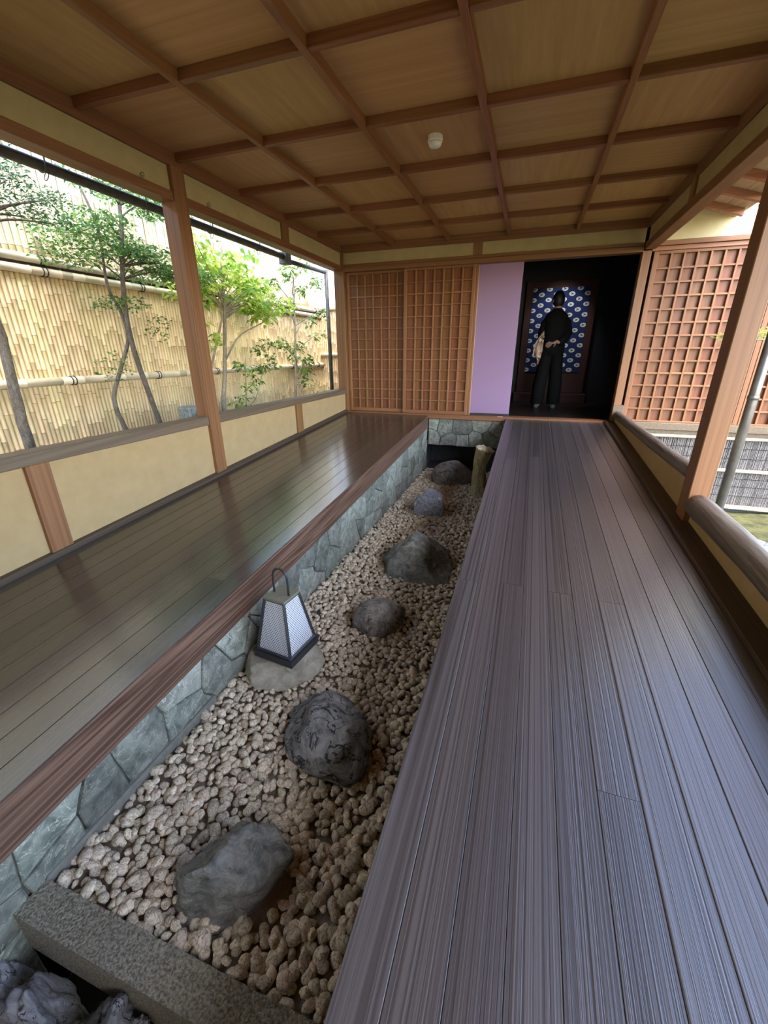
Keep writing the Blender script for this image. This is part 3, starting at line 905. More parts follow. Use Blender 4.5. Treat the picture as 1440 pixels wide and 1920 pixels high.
Rr = [(.11, .10), (.10, .09), (.115, .09), (.08, .06), (.045, .05), (.070, .085), (.062, .078), .036, .036, .030, .025, .036, .036, .030, .025,
      .085, .06, .042, .036, .03, .085, .06, .042, .036, .03]
V = [(PX0 + a * PW, PY0 + b, c) for a, b, c in V]
pbody = skin_mesh('body', V, E_, Rr, M['skin'], ps)
# hands with fingers
def hand(wx, wy, wz, dirv, side):
    dv = Vector(dirv).normalized()
    sd = dv.cross(Vector((0, 1, 0.2))).normalized()
    w = Vector((wx, wy, wz))
    vs = [w, w + dv * 0.045, w + dv * 0.085]
    es = [(0, 1), (1, 2)]
    rd = [(.022, .016), (.034, .016), (.038, .014)]
    for i, (off, L) in enumerate(((-.030, .065), (-.010, .078), (.010, .074), (.029, .058))):
        b = len(vs)
        p = w + dv * 0.085 + sd * off
        vs += [p + dv * 0.012, p + dv * (L * .55) + Vector((0, .006, -.004)), p + dv * L + Vector((0, .020, -.012))]
        es += [(2, b), (b, b + 1), (b + 1, b + 2)]
        rd += [.0095, .009, .0075]
    b = len(vs)
    vs += [w + dv * 0.03 + sd * side * 0.035, w + dv * 0.06 + sd * side * 0.058]
    es += [(1, b), (b, b + 1)]
    rd += [.011, .008]
    skin_mesh('hand', vs, es, rd, M['skin'], pbody)
hand(PX0 + .04, PY0 - .165, .995, (-1, -.05, -.35), 1)
hand(PX0 - .15, PY0 + .14, .885, (-.2, .5, -.8), -1)
# face details (turned left)
fm = MB()
def ell(c, r, mi=0, seg=10):
    vs, fs = [], []
    for i in range(seg // 2 + 1):
        th = math.pi * i / (seg // 2)
        for k in range(seg):
            ph = 2 * math.pi * k / seg
            vs.append((c[0] + r[0] * math.sin(th) * math.cos(ph), c[1] + r[1] * math.sin(th) * math.sin(ph), c[2] + r[2] * math.cos(th)))
    for i in range(seg // 2):
        for k in range(seg):
            k2 = (k + 1) % seg
            fs.append((i * seg + k, (i + 1) * seg + k, (i + 1) * seg + k2, i * seg + k2))
    return vs, fs
fc = Vector((PX0 - 0.006, PY0 + 0.035, 1.565))
fdir = Vector((-0.62, 0.78, 0)).normalized()
fs_ = Vector((fdir.y, -fdir.x, 0))
fm.add(*ell(fc + fdir * 0.098 + Vector((0, 0, -.01)), (.018, .018, .026)))
fm.add(*ell(fc + fdir * 0.088 + Vector((0, 0, -.052)), (.024, .016, .008)))
for sgn in (-1, 1):
    fm.add(*ell(fc + fs_ * 0.084 * sgn + Vector((0, 0, 0)), (.016, .018, .032)))
fm.build('face_features', M['skin'], pbody, True)
em = MB()
for sgn in (-1, 1):
    em.add(*ell(fc + fdir * 0.086 + fs_ * .032 * sgn + Vector((0, 0, .012)), (.012, .012, .007)))
em.build('eyes', M['black'], pbody, True)
# hair cap
hb = bmesh.new()
bmesh.ops.create_icosphere(hb, subdivisions=4, radius=1.0)
for v in hb.verts:
    n = v.co.normalized()
    f = n.dot(fdir)
    lo = -0.9 + 1.0 * max(0, f + 0.15)
    p = Vector((n.x * 0.088, n.y * 0.105, n.z * 0.125))
    if n.z < lo:
        p *= 0.82
    p *= 1 + 0.025 * noise.noise(n * 6)
    v.co = p + Vector((PX0 - 0.004, PY0 + .03, 1.575))
me = bpy.data.meshes.new('hair')
hb.to_mesh(me)
hb.free()
me.materials.append(M['hair'])
me.polygons.foreach_set('use_smooth', [True] * len(me.polygons))
link(bpy.data.objects.new('hair', me), ps)
# jacket
vs, fs = ring_loft([(PX0 + PW * .005, PY0, .80, .160, .15), (PX0 + PW * .005, PY0, .92, .168, .155), (PX0, PY0 - .005, 1.06, .158, .145), (PX0, PY0 - .005, 1.20, .172, .145),
                    (PX0, PY0, 1.31, .172, .135), (PX0, PY0, 1.375, .150, .115), (PX0, PY0 + .005, 1.415, .095, .085), (PX0, PY0 + .01, 1.455, .062, .066)], 24)
jk = MB().add(vs, fs)
pj = jk.build('jacket', M['blackcloth'], ps, True)
sv = MB()
sv.tube([(PX0 - PW * .12, PY0, 1.34), (PX0 - PW * .19, PY0 + .005, 1.25), (PX0 - PW * .225, PY0 + .02, 1.12), (PX0 - PW * .215, PY0 + .07, 1.0), (PX0 - PW * .20, PY0 + .11, .92)], [.055, .070, .070, .068, .066], 14)
sv.build('sleeve', M['blackcloth'], pj, True)
sv = MB()
sv.tube([(PX0 + PW * .12, PY0, 1.34), (PX0 + PW * .19, PY0 - .01, 1.26), (PX0 + PW * .24, PY0 - .03, 1.12), (PX0 + PW * .18, PY0 - .12, 1.02), (PX0 + PW * .10, PY0 - .165, .985)], [.055, .070, .068, .062, .056], 14)
sv.build('sleeve', M['blackcloth'], pj, True)
for sx, dxx in ((-1, -.05), (1, .02)):
    vs, fs = ring_loft([(PX0 + PW * (sx * .125 + dxx * 1.1), PY0, .075, .100, .135), (PX0 + PW * (sx * .118 + dxx), PY0, .35, .100, .135), (PX0 + PW * (sx * .105 + dxx * .5), PY0, .62, .096, .13), (PX0 + PW * sx * .085, PY0, .86, .094, .13), (PX0 + PW * sx * .07, PY0, .98, .09, .11)], 20)
    MB().add(vs, fs).build('trouser_leg', M['blackcloth'], ps, True)
    q = MB()
    q.tube([(PX0 + PW * (sx * .125 + dxx * 1.1), PY0 - .05, .045), (PX0 + PW * (sx * .13 + dxx * 1.1) - .01, PY0 + .06, .042), (PX0 + PW * (sx * .14 + dxx * 1.3) - .02, PY0 + .19, .034)], [.040, .044, .034], 12)
    q.build('sock', M['sock'], ps, True)

# floral cloth carried at the hip
cb = bmesh.new()
out = [(-.185, 1.215), (-.27, 1.13), (-.375, 1.0), (-.42, .915), (-.425, .80), (-.405, .755), (-.345, .745), (-.33, .64), (-.305, .605), (-.255, .68), (-.205, .76), (-.185, .86), (-.18, 1.0)]
vsf, vsb = [], []
for (x, z) in out:
    ww = 0.02 * math.sin(x * 30) + 0.012 * math.sin(z * 23)
    vsf.append(cb.verts.new((PX0 + 0.085 + x * 0.86, PY0 - .04 + ww - 0.012, z + 0.03)))
    vsb.append(cb.verts.new((PX0 + 0.085 + x * 0.86, PY0 - .04 + ww + 0.03, z + 0.03)))
ff = cb.faces.new(vsf)
fb = cb.faces.new(vsb[::-1])
for k in range(len(out)):
    cb.faces.new((vsf[k], vsb[k], vsb[(k + 1) % len(out)], vsf[(k + 1) % len(out)]))
bmesh.ops.triangulate(cb, faces=[ff, fb])
bmesh.ops.subdivide_edges(cb, edges=cb.edges[:], cuts=2, use_grid_fill=True)
for v in cb.verts:
    v.co.y += 0.016 * noise.noise(v.co * 14) + 0.01 * math.sin(v.co.x * 70)
bmesh.ops.recalc_face_normals(cb, faces=cb.faces[:])
me = bpy.data.meshes.new('patterned_cloth')
cb.to_mesh(me)
cb.free()
me.materials.append(M['floral'])
pc = link(bpy.data.objects.new('patterned_cloth', me))
tag(pc, 'cream and red floral cloth hanging from the arm of the standing person', 'cloth')

# ------------------------------------------------------------------ rocks
def rock_mesh(name, size, seed, mat, planes=9, rough=0.10, sub=5, keep=0.80, freq=2.0, top=None):
    r = random.Random(seed)
    bm = bmesh.new()
    bmesh.ops.create_icosphere(bm, subdivisions=sub, radius=1.0)
    pl = []
    for i in range(planes):
        n = Vector((r.gauss(0, 1), r.gauss(0, 1), r.gauss(0, 0.8))).normalized()
        pl.append((n, r.uniform(keep - 0.14, keep + 0.1)))
    for t in (top or []):
        pl.append((Vector(t[0]).normalized(), t[1]))
    off = Vector((seed * 3.1, seed * 1.7, seed * 0.9))
    for v in bm.verts:
        p = v.co.copy()
        for n, d in pl:
            e = p.dot(n) - d
            if e > 0:
                p -= n * e * 0.97
        k = noise.noise(p * freq + off) * rough + noise.noise(p * freq * 3 + off) * rough * 0.35 + noise.noise(p * freq * 9 + off) * rough * 0.12
        p += v.co.normalized() * k
        v.co = Vector((p.x * size[0], p.y * size[1], p.z * size[2]))
    me = bpy.data.meshes.new(name)
    bm.to_mesh(me)
    bm.free()
    me.materials.append(mat)
    me.polygons.foreach_set('use_smooth', [True] * len(me.polygons))
    return me

def rock(loc, size, rotz, seed, mat, label, name='garden_rock', group=None, tilt=(0, 0), **kw):
    o = bpy.data.objects.new(name, rock_mesh(name, size, seed, mat, **kw))
    o.location = loc
    o.rotation_euler = (tilt[0], tilt[1], rotz)
    COL.objects.link(o)
    return tag(o, label, 'rock', group)

ROCKS = [((-0.725, 0.66), 0.17, 0.14), ((-0.69, 1.23), 0.19, 0.16), ((-0.765, 2.14), 0.15, 0.15), ((-0.70, 2.90), 0.25, 0.22), ((-0.885, 4.20), 0.14, 0.16), ((-0.85, 5.42), 0.25, 0.22), ((-1.135, 1.60), 0.17, 0.19), ((-0.43, 4.93), 0.12, 0.14)]
rock((-0.742, 0.625, -0.765), (0.185, 0.150, 0.180), 0.5, 26, M['rock_green'], 'large angular green grey rock right behind the granite kerb', planes=11, rough=0.12, keep=0.76, freq=2.6)
rock((-0.69, 1.215, -0.765), (0.248, 0.185, 0.135), -0.5, 34, M['rock_blue'], 'dark bluish rock cut by black cracks, between kerb and lantern', planes=8, rough=0.13)
rock((-0.75, 2.11, -0.755), (0.175, 0.165, 0.125), 0.3, 47, M['rock_brown'], 'small rounded cracked grey rock beyond the lantern', planes=6, rough=0.11)
rock((-0.68, 2.88, -0.78), (0.36, 0.27, 0.33), -0.2, 58, M['rock_green'], 'broad peaked grey rock sloping down to the plank walkway', planes=5, rough=0.09, top=[((0.62, 0.0, 0.78), 0.46), ((-0.70, -0.1, 0.71), 0.70), ((0.1, -0.8, 0.55), 0.62), ((0, 0, 1), 0.84)], keep=0.85)
rock((-0.895, 4.18, -0.735), (0.215, 0.215, 0.215), 0.15, 63, M['rock_spec'], 'blocky black and white speckled rock', planes=3, rough=0.08, keep=0.85, top=[((0.1, -0.2, 1), 0.74), ((1, 0.1, 0.1), 0.68), ((-1, 0.1, 0.15), 0.68), ((0, -1, 0.2), 0.66), ((0, 1, 0.1), 0.66)])
rock((-0.85, 5.42, -0.74), (0.285, 0.25, 0.235), 0.4, 79, M['rock_brown'], 'smooth brownish grey rock in front of the dark hollow', planes=5, rough=0.06)
rock((-1.135, 1.60, -0.745), (0.225, 0.245, 0.082), 0.1, 88, M['flatstone'], 'flat pale stone slab under the paper lantern', name='lantern_stone', planes=9, rough=0.10, top=[((0, 0, 1), 0.86)])

# lower slabs before the kerb
low = [((-1.37, 0.235, -1.02), (0.12, 0.075, 0.19), 0.2, 101, 'tall blue grey slab rock against the slate wall below the kerb', (0.1, 0.1)),
       ((-1.17, 0.245, -1.03), (0.10, 0.065, 0.18), -0.2, 104, 'pointed grey slab rock between the others below the kerb', (0.15, -0.1)),
       ((-1.00, 0.280, -1.00), (0.045, 0.055, 0.17), 0.5, 107, 'narrow ribbed blue grey rock standing below the kerb', (0.1, 0.5)),
       ((-0.95, 0.275, -1.00), (0.06, 0.065, 0.19), 0.3, 109, 'rounded tall ribbed rock nearest the kerb face', (0.05, 0.25)),
       ((-0.86, 0.275, -1.03), (0.05, 0.05, 0.17), 0.2, 113, 'small pale rock leaning at the end of the slab row', (0.0, 0.2)),
       ((-1.06, 0.22, -1.04), (0.13, 0.06, 0.17), 0.1, 117, 'wide blue grey slab rock in front of the ribbed rocks', (0.2, 0.0))]
for loc, sz, rzz, sd, lab, tl in low:
    rock(loc, sz, rzz, sd, M['rock_low'], lab, name='slab_rock', group='slab rocks below the granite kerb', tilt=tl, planes=9, rough=0.24, sub=5, keep=0.72, freq=2.4)
# granite kerb
kb = bmesh.new()
bmesh.ops.create_grid(kb, x_segments=90, y_segments=14, size=0.5)
kv = [v for v in kb.verts]
x0, x1, ya, yb = XS + 0.0, -0.045, 0.325, 0.428
for v in kv:
    u, w = v.co.x + 0.5, v.co.y + 0.5
    y = ya + (yb - ya) * w + (0.006 * noise.noise(Vector((u * 40, 3, 0))) if w > 0.99 else 0)
    v.co = Vector((x0 + (x1 - x0) * u, y, -0.768 + 0.0025 * noise.noise(Vector((u * 90, w * 9, 1)))))
r = bmesh.ops.extrude_face_region(kb, geom=kb.faces[:])
for v in r['geom']:
    if isinstance(v, bmesh.types.BMVert):
        v.co.z = -0.95
bmesh.ops.recalc_face_normals(kb, faces=kb.faces[:])
me = bpy.data.meshes.new('granite_kerb')
kb.to_mesh(me)
kb.free()
me.materials.append(M['granite'])
tag(link(bpy.data.objects.new('granite_kerb', me)), 'rough granite kerb stone holding back the pebbles at the near end', 'kerb')

# driftwood stump
st = empty('wood_stump', (-0.42, 4.92, ZG), 'weathered upright driftwood stump with a pale broken top', 'stump')
bm = bmesh.new()
seg, lev = 26, 26
pth = []
for i in range(lev):
    t = i / (lev - 1)
    c = Vector((-0.40 - 0.07 * math.sin(t * 2.6) + 0.03 * t, 4.92 + 0.05 * t, ZG - 0.03 + t * 0.60))
    r0 = 0.125 - 0.05 * math.sin(min(1, t * 1.35) * math.pi * 0.5) + 0.032 * max(0, (t - 0.6) / 0.4)
    if t < 0.15:
        r0 += 0.03 * (0.15 - t) / 0.15
    pth.append((c, r0))
rows = []
for i, (c, r0) in enumerate(pth):
    row = []
    for k in range(seg):
        a = 2 * math.pi * k / seg
        n = Vector((math.cos(a), math.sin(a), 0))
        rr = r0 * (1 + 0.13 * noise.noise(Vector((n.x * 2.2, n.y * 2.2, i * 0.09))) + 0.06 * noise.noise(Vector((n.x * 6, n.y * 6, i * 0.15))))
        p = c + n * rr
        if i >= lev - 1:
            p.z += 0.025 * noise.noise(Vector((n.x * 3, n.y * 3, 7))) - n.x * 0.03
        row.append(bm.verts.new(p))
    rows.append(row)
for i in range(lev - 1):
    for k in range(seg):
        bm.faces.new((rows[i][k], rows[i][(k + 1) % seg], rows[i + 1][(k + 1) % seg], rows[i + 1][k]))
bm.faces.new(rows[0][::-1])
me = bpy.data.meshes.new('trunk')
bm.to_mesh(me)
topring = [v.co.copy() for v in rows[-1]]
bm.free()
me.materials.append(M['bark'])
me.polygons.foreach_set('use_smooth', [True] * len(me.polygons))
link(bpy.data.objects.new('trunk', me), st)
cc = sum(topring, Vector()) / seg
mb = MB()
vs, fs = [], []
for q in range(6):
    s = 1 - q / 5 * 0.96
    for k, p in enumerate(topring):
        pp = cc + (p - cc) * s * (1.03 if q == 0 else 1)
        pp.z = p.z * s + cc.z * (1 - s) + 0.008 + 0.014 * noise.noise(Vector((pp.x * 40, pp.y * 40, 2))) + (0.006 if q else -0.012)
        vs.append(pp)
for q in range(5):
    for k in range(seg):
        k2 = (k + 1) % seg
        fs.append((q * seg + k, q * seg + k2, (q + 1) * seg + k2, (q + 1) * seg + k))
fs.append(tuple(5 * seg + k for k in range(seg)))
mb.add(vs, fs)
mb.build('broken_top', M['cut'], st, True)

# ------------------------------------------------------------------ pebbles
def pebble_proto(seed, sub):
    r = random.Random(seed)
    bm = bmesh.new()
    bmesh.ops.create_icosphere(bm, subdivisions=sub, radius=1.0)
    sx, sy, sz = r.uniform(0.95, 1.35), r.uniform(0.75, 1.0), r.uniform(0.55, 0.8)
    pl = [(Vector((r.gauss(0, 1), r.gauss(0, 1), r.gauss(0, 1))).normalized(), r.uniform(0.66, 0.90)) for _ in range(9)]
    for v in bm.verts:
        p = v.co.copy()
        for n, d in pl:
            e = p.dot(n) - d
            if e > 0:
                p -= n * e * 0.9
        p *= 1 + 0.13 * noise.noise(p * 1.6 + Vector((seed, 0, 0)))
        v.co = Vector((p.x * sx, p.y * sy, p.z * sz))
    vs = np.array([v.co[:] for v in bm.verts], dtype=np.float64)
    bm.verts.index_update()
    fs = np.array([[v.index for v in f.verts] for f in bm.faces], dtype=np.int64)
    bm.free()
    return vs, fs
def euler_np(a, b, c):
    ca, sa, cb_, sb, cc_, sc = math.cos(a), math.sin(a), math.cos(b), math.sin(b), math.cos(c), math.sin(c)
    rx = np.array([[1, 0, 0], [0, ca, -sa], [0, sa, ca]])
    ry_ = np.array([[cb_, 0, sb], [0, 1, 0], [-sb, 0, cb_]])
    rzm = np.array([[cc_, -sc, 0], [sc, cc_, 0], [0, 0, 1]])
    return rzm @ ry_ @ rx
rp = random.Random(77)
spots = []
SPG = 0.0335
jrow = 0
y = 0.445
while y < 5.97:
    x = XW + 0.018 + (SPG / 2 if jrow % 2 else 0)
    while x < -0.06:
        px, py = x + rp.uniform(-0.011, 0.011), y + rp.uniform(-0.011, 0.011)
        ok = True
        for (c, ra, rb) in ROCKS:
            if ((px - c[0]) / (ra * 0.92)) ** 2 + ((py - c[1]) / (rb * 0.92)) ** 2 < 1:
                ok = False
                break
        if ok:
            s = 0.0205 * math.exp(rp.gauss(0, 0.20))
            spots.append((px, py, ZG + rp.uniform(-0.013, 0.010), s, rp.uniform(0, 6.28), rp.uniform(-0.5, 0.5), rp.uniform(-0.5, 0.5)))
        x += SPG
    y += SPG * 0.87
    jrow += 1
def seen(p):
    x, y, z = p[0], p[1], p[2]
    if x > XD:
        return False
    t = -XD / -x
    if CAM_Z + t * (z - CAM_Z) < rz(y * t):
        return False
    d = Vector((x, y, z - CAM_Z))
    c = d.dot(fw)
    u, w = 720 + F_PX * d.dot(rt2) / c, 960 - F_PX * d.dot(up2) / c
    return 0 < u < 1440 and 0 < w < 1920
spots.sort(key=lambda p: p[0] ** 2 + p[1] ** 2 + (p[2] - CAM_Z) ** 2)
near = [p for p in spots if seen(p)][:300]
ns = set(id(p) for p in near)
rest = [p for p in spots if id(p) not in ns]
hi = []
for k in range(14):
    vs, fs = pebble_proto(k + 1, 3)
    me = bpy.data.meshes.new('pebble')
    me.from_pydata([tuple(v * 0.0205) for v in vs], [], [tuple(f) for f in fs])
    me.materials.append(M['pebble'])
    me.polygons.foreach_set('use_smooth', [True] * len(me.polygons))
    hi.append(me)
for i, p in enumerate(near):
    o = bpy.data.objects.new('pebble', hi[i * 5 % 14])
    o.location = p[:3]
    o.scale = (p[3] / 0.0205,) * 3
    o.rotation_euler = (p[5], p[6], p[4])
    COL.objects.link(o)
    tag(o, 'pale speckled pebble in the loose gravel near the granite kerb', 'pebble', 'loose pebbles near the granite kerb')
lo = [pebble_proto(k + 40, 2) for k in range(10)]
nv, nf = len(lo[0][0]), len(lo[0][1])
AV = np.zeros((len(rest) * nv, 3))
AF = np.zeros((len(rest) * nf, 3), dtype=np.int64)
for i, p in enumerate(rest):
    vs, fs = lo[i * 7 % 10]
    R_ = euler_np(p[5], p[6], p[4])
    AV[i * nv:(i + 1) * nv] = (vs * p[3]) @ R_.T + np.array(p[:3])
    AF[i * nf:(i + 1) * nf] = fs + i * nv
me = bpy.data.meshes.new('pebbles')
me.vertices.add(len(AV))
me.vertices.foreach_set('co', AV.ravel())
me.loops.add(AF.size)
me.loops.foreach_set('vertex_index', AF.ravel())
me.polygons.add(len(AF))
me.polygons.foreach_set('loop_start', np.arange(0, AF.size, 3))
me.polygons.foreach_set('loop_total', np.full(len(AF), 3))
me.polygons.foreach_set('use_smooth', np.ones(len(AF), dtype=bool))
me.update(calc_edges=True)
def pebble_stuff_mat():
    m = M['pebble'].copy()
    m.name = 'pebble field'
    nt = m.node_tree
    g = nt.nodes.new('ShaderNodeNewGeometry')
    for l in list(nt.links):
        if l.from_node.bl_idname == 'ShaderNodeObjectInfo':
            ts = l.to_socket
            nt.links.remove(l)
            nt.links.new(g.outputs['Random Per Island'], ts)
    return m
me.materials.append(pebble_stuff_mat())
tag(link(bpy.data.objects.new('pebble_field', me)), 'bed of small pale pebbles filling the sunken strip between the walkways', 'gravel', kind='stuff')

# ------------------------------------------------------------------ lantern
ZB = -0.676
LA = math.radians(-7)
LC = Vector((-1.115, 1.592))
ln = empty('floor_lantern', (LC.x, LC.y, ZB), 'black framed floor lantern with white perforated panels and arched handle on a flat stone', 'lantern')
def lp(u, w, z):
    return Vector((LC.x + u * math.cos(LA) - w * math.sin(LA), LC.y + u * math.sin(LA) + w * math.cos(LA), z))
def lring(h, z):
    return [lp(-h, -h, z), lp(h, -h, z), lp(h, h, z), lp(-h, h, z)]
lb = MB().hexa(lring(0.124, ZB) + lring(0.124, ZB + 0.030)).build('base', M['black'], ln)
MB().hexa(lring(0.130, ZB + 0.030) + lring(0.130, ZB + 0.042)).build('base_lip', M['black'], lb)
zb, zt, hb_, ht = ZB + 0.042, -0.330, 0.110, 0.062
bot, top = lring(hb_, zb), lring(ht, zt)
def bar(p, q, r, name):
    MB().tube([p, q], r, 4).build(name, M['black'], ln)
for i in range(4):
    bar(bot[i], top[i], 0.0095, 'corner_bar')
    j = (i + 1) % 4
    bar(bot[i] + Vector((0, 0, .006)), bot[j] + Vector((0, 0, .006)), 0.0085, 'lower_bar')
    bar(top[i] - Vector((0, 0, .006)), top[j] - Vector((0, 0, .006)), 0.0075, 'upper_bar')
    b2, t2 = lring(hb_ - 0.004, zb), lring(ht - 0.004, zt)
    b3, t3 = lring(hb_ - 0.008, zb), lring(ht - 0.008, zt)
    pm = MB().hexa([b2[i], b2[j], b3[j], b3[i], t2[i], t2[j], t3[j], t3[i]])
    o = pm.build('shade_panel', M['lampmesh'], ln)
    uv = o.data.uv_layers.new(name='UVMap')
    cor = [(0, 0), (1, 0), (1, 0), (0, 0), (0.22, 1), (0.78, 1), (0.78, 1), (0.22, 1)]
    for lpi in o.data.loops:
        uv.data[lpi.index].uv = cor[lpi.vertex_index]
lcap = MB().hexa(lring(0.068, zt - 0.002) + lring(0.066, zt + 0.010)).build('cap', plain('olive bronze cap', (0.13, 0.12, 0.075), (0.18, 0.165, 0.11), 20, 0.5, 0.0), ln)
hp = []
for k in range(25):
    a = math.pi * k / 24
    hp.append(lp(-0.046 * math.cos(a), 0.0, zt + 0.105 + 0.052 * math.sin(a)))
hp = [lp(-0.047, 0, zt + 0.005), lp(-0.047, 0, zt + 0.06)] + hp + [lp(0.047, 0, zt + 0.06), lp(0.047, 0, zt + 0.005)]
MB().tube(hp, 0.0058, 8).build('handle', M['black'], lcap, True)
MB().tube([lp(-0.10, 0.03, ZB + 0.02), lp(-0.15, 0.02, ZB + 0.03), lp(-0.19, -0.02, ZB + 0.10), lp(-0.212, -0.05, ZB + 0.18)], 0.004, 6).build('cord', M['black'], lb, True)

# ------------------------------------------------------------------ smoke detector
sd_ = empty('smoke_detector', (-0.785, 3.43, ZC + 0.052), 'small white fire detector on the ceiling boards', 'detector')
def lathe(cx, cy, prof, seg=24):
    vs, fs = [], []
    for r, z in prof:
        for k in range(seg):
            a = 2 * math.pi * k / seg
            vs.append((cx + r * math.cos(a), cy + r * math.sin(a), z))
    for i in range(len(prof) - 1):
        for k in range(seg):
            k2 = (k + 1) % seg
            fs.append((i * seg + k, (i + 1) * seg + k, (i + 1) * seg + k2, i * seg + k2))
    fs.append(tuple(range(seg)))
    fs.append(tuple((len(prof) - 1) * seg + k for k in range(seg))[::-1])
    return vs, fs
zc = ZC + 0.053
sdb = MB().add(*lathe(-0.785, 3.43, [(0.050, zc), (0.052, zc - 0.028), (0.050, zc - 0.034)], 12)).build('base', M['white'], sd_)
MB().add(*lathe(-0.785, 3.43, [(0.044, zc - 0.033), (0.042, zc - 0.050), (0.034, zc - 0.060), (0.016, zc - 0.064)])).build('sensor', M['white'], sdb, True)

# ------------------------------------------------------------------ left garden
gl = MB().box(-9, -2.76, -6, 14, -0.60, -0.45).build('ground', M['soil'])
tag(gl, 'pale garden soil between the walkway and the bamboo fence', 'ground', kind='structure')
XF = -4.2
rc = random.Random(3)
def cane_mesh(name, L, r, seed, mats, seg=10, half=False):
    q = random.Random(seed)
    z, pts, rad, mi = 0.0, [], [], []
    mb = MB()
    zs = [0.0]
    z = q.uniform(0.05, 0.25)
    while z < L - 0.03:
        zs += [z - 0.008, z - 0.003, z + 0.003, z + 0.008]
        z += q.uniform(0.20, 0.31)
    zs.append(L)
    vs, fs, ms = [], [], []
    for i, zz in enumerate(zs):
        inner = i % 4 in (2, 3) and 0 < i < len(zs) - 1
        rr = r * (1.10 if inner else 1.0)
        for k in range(seg):
            a = (math.pi * k / (seg - 1) - math.pi / 2) if half else 2 * math.pi * k / seg
            vs.append((rr * math.cos(a) * (0.45 if half else 1), rr * math.sin(a), zz))
    for i in range(len(zs) - 1):
        node = zs[i + 1] - zs[i] < 0.007 and zs[i + 1] - zs[i] > 0.0055
        for k in range(seg if not half else seg - 1):
            k2 = (k + 1) % seg
            fs.append((i * seg + k, i * seg + k2, (i + 1) * seg + k2, (i + 1) * seg + k))
            ms.append(1 if node else 0)
        if half:
            fs.append((i * seg + seg - 1, i * seg, (i + 1) * seg, (i + 1) * seg + seg - 1))
            ms.append(0)
    fs.append(tuple(range(seg))[::-1])
    fs.append(tuple((len(zs) - 1) * seg + k for k in range(seg)))
    ms += [0, 0]
    mb.add(vs, fs)
    mb.m = ms
    return mb.mesh(name, mats, True)

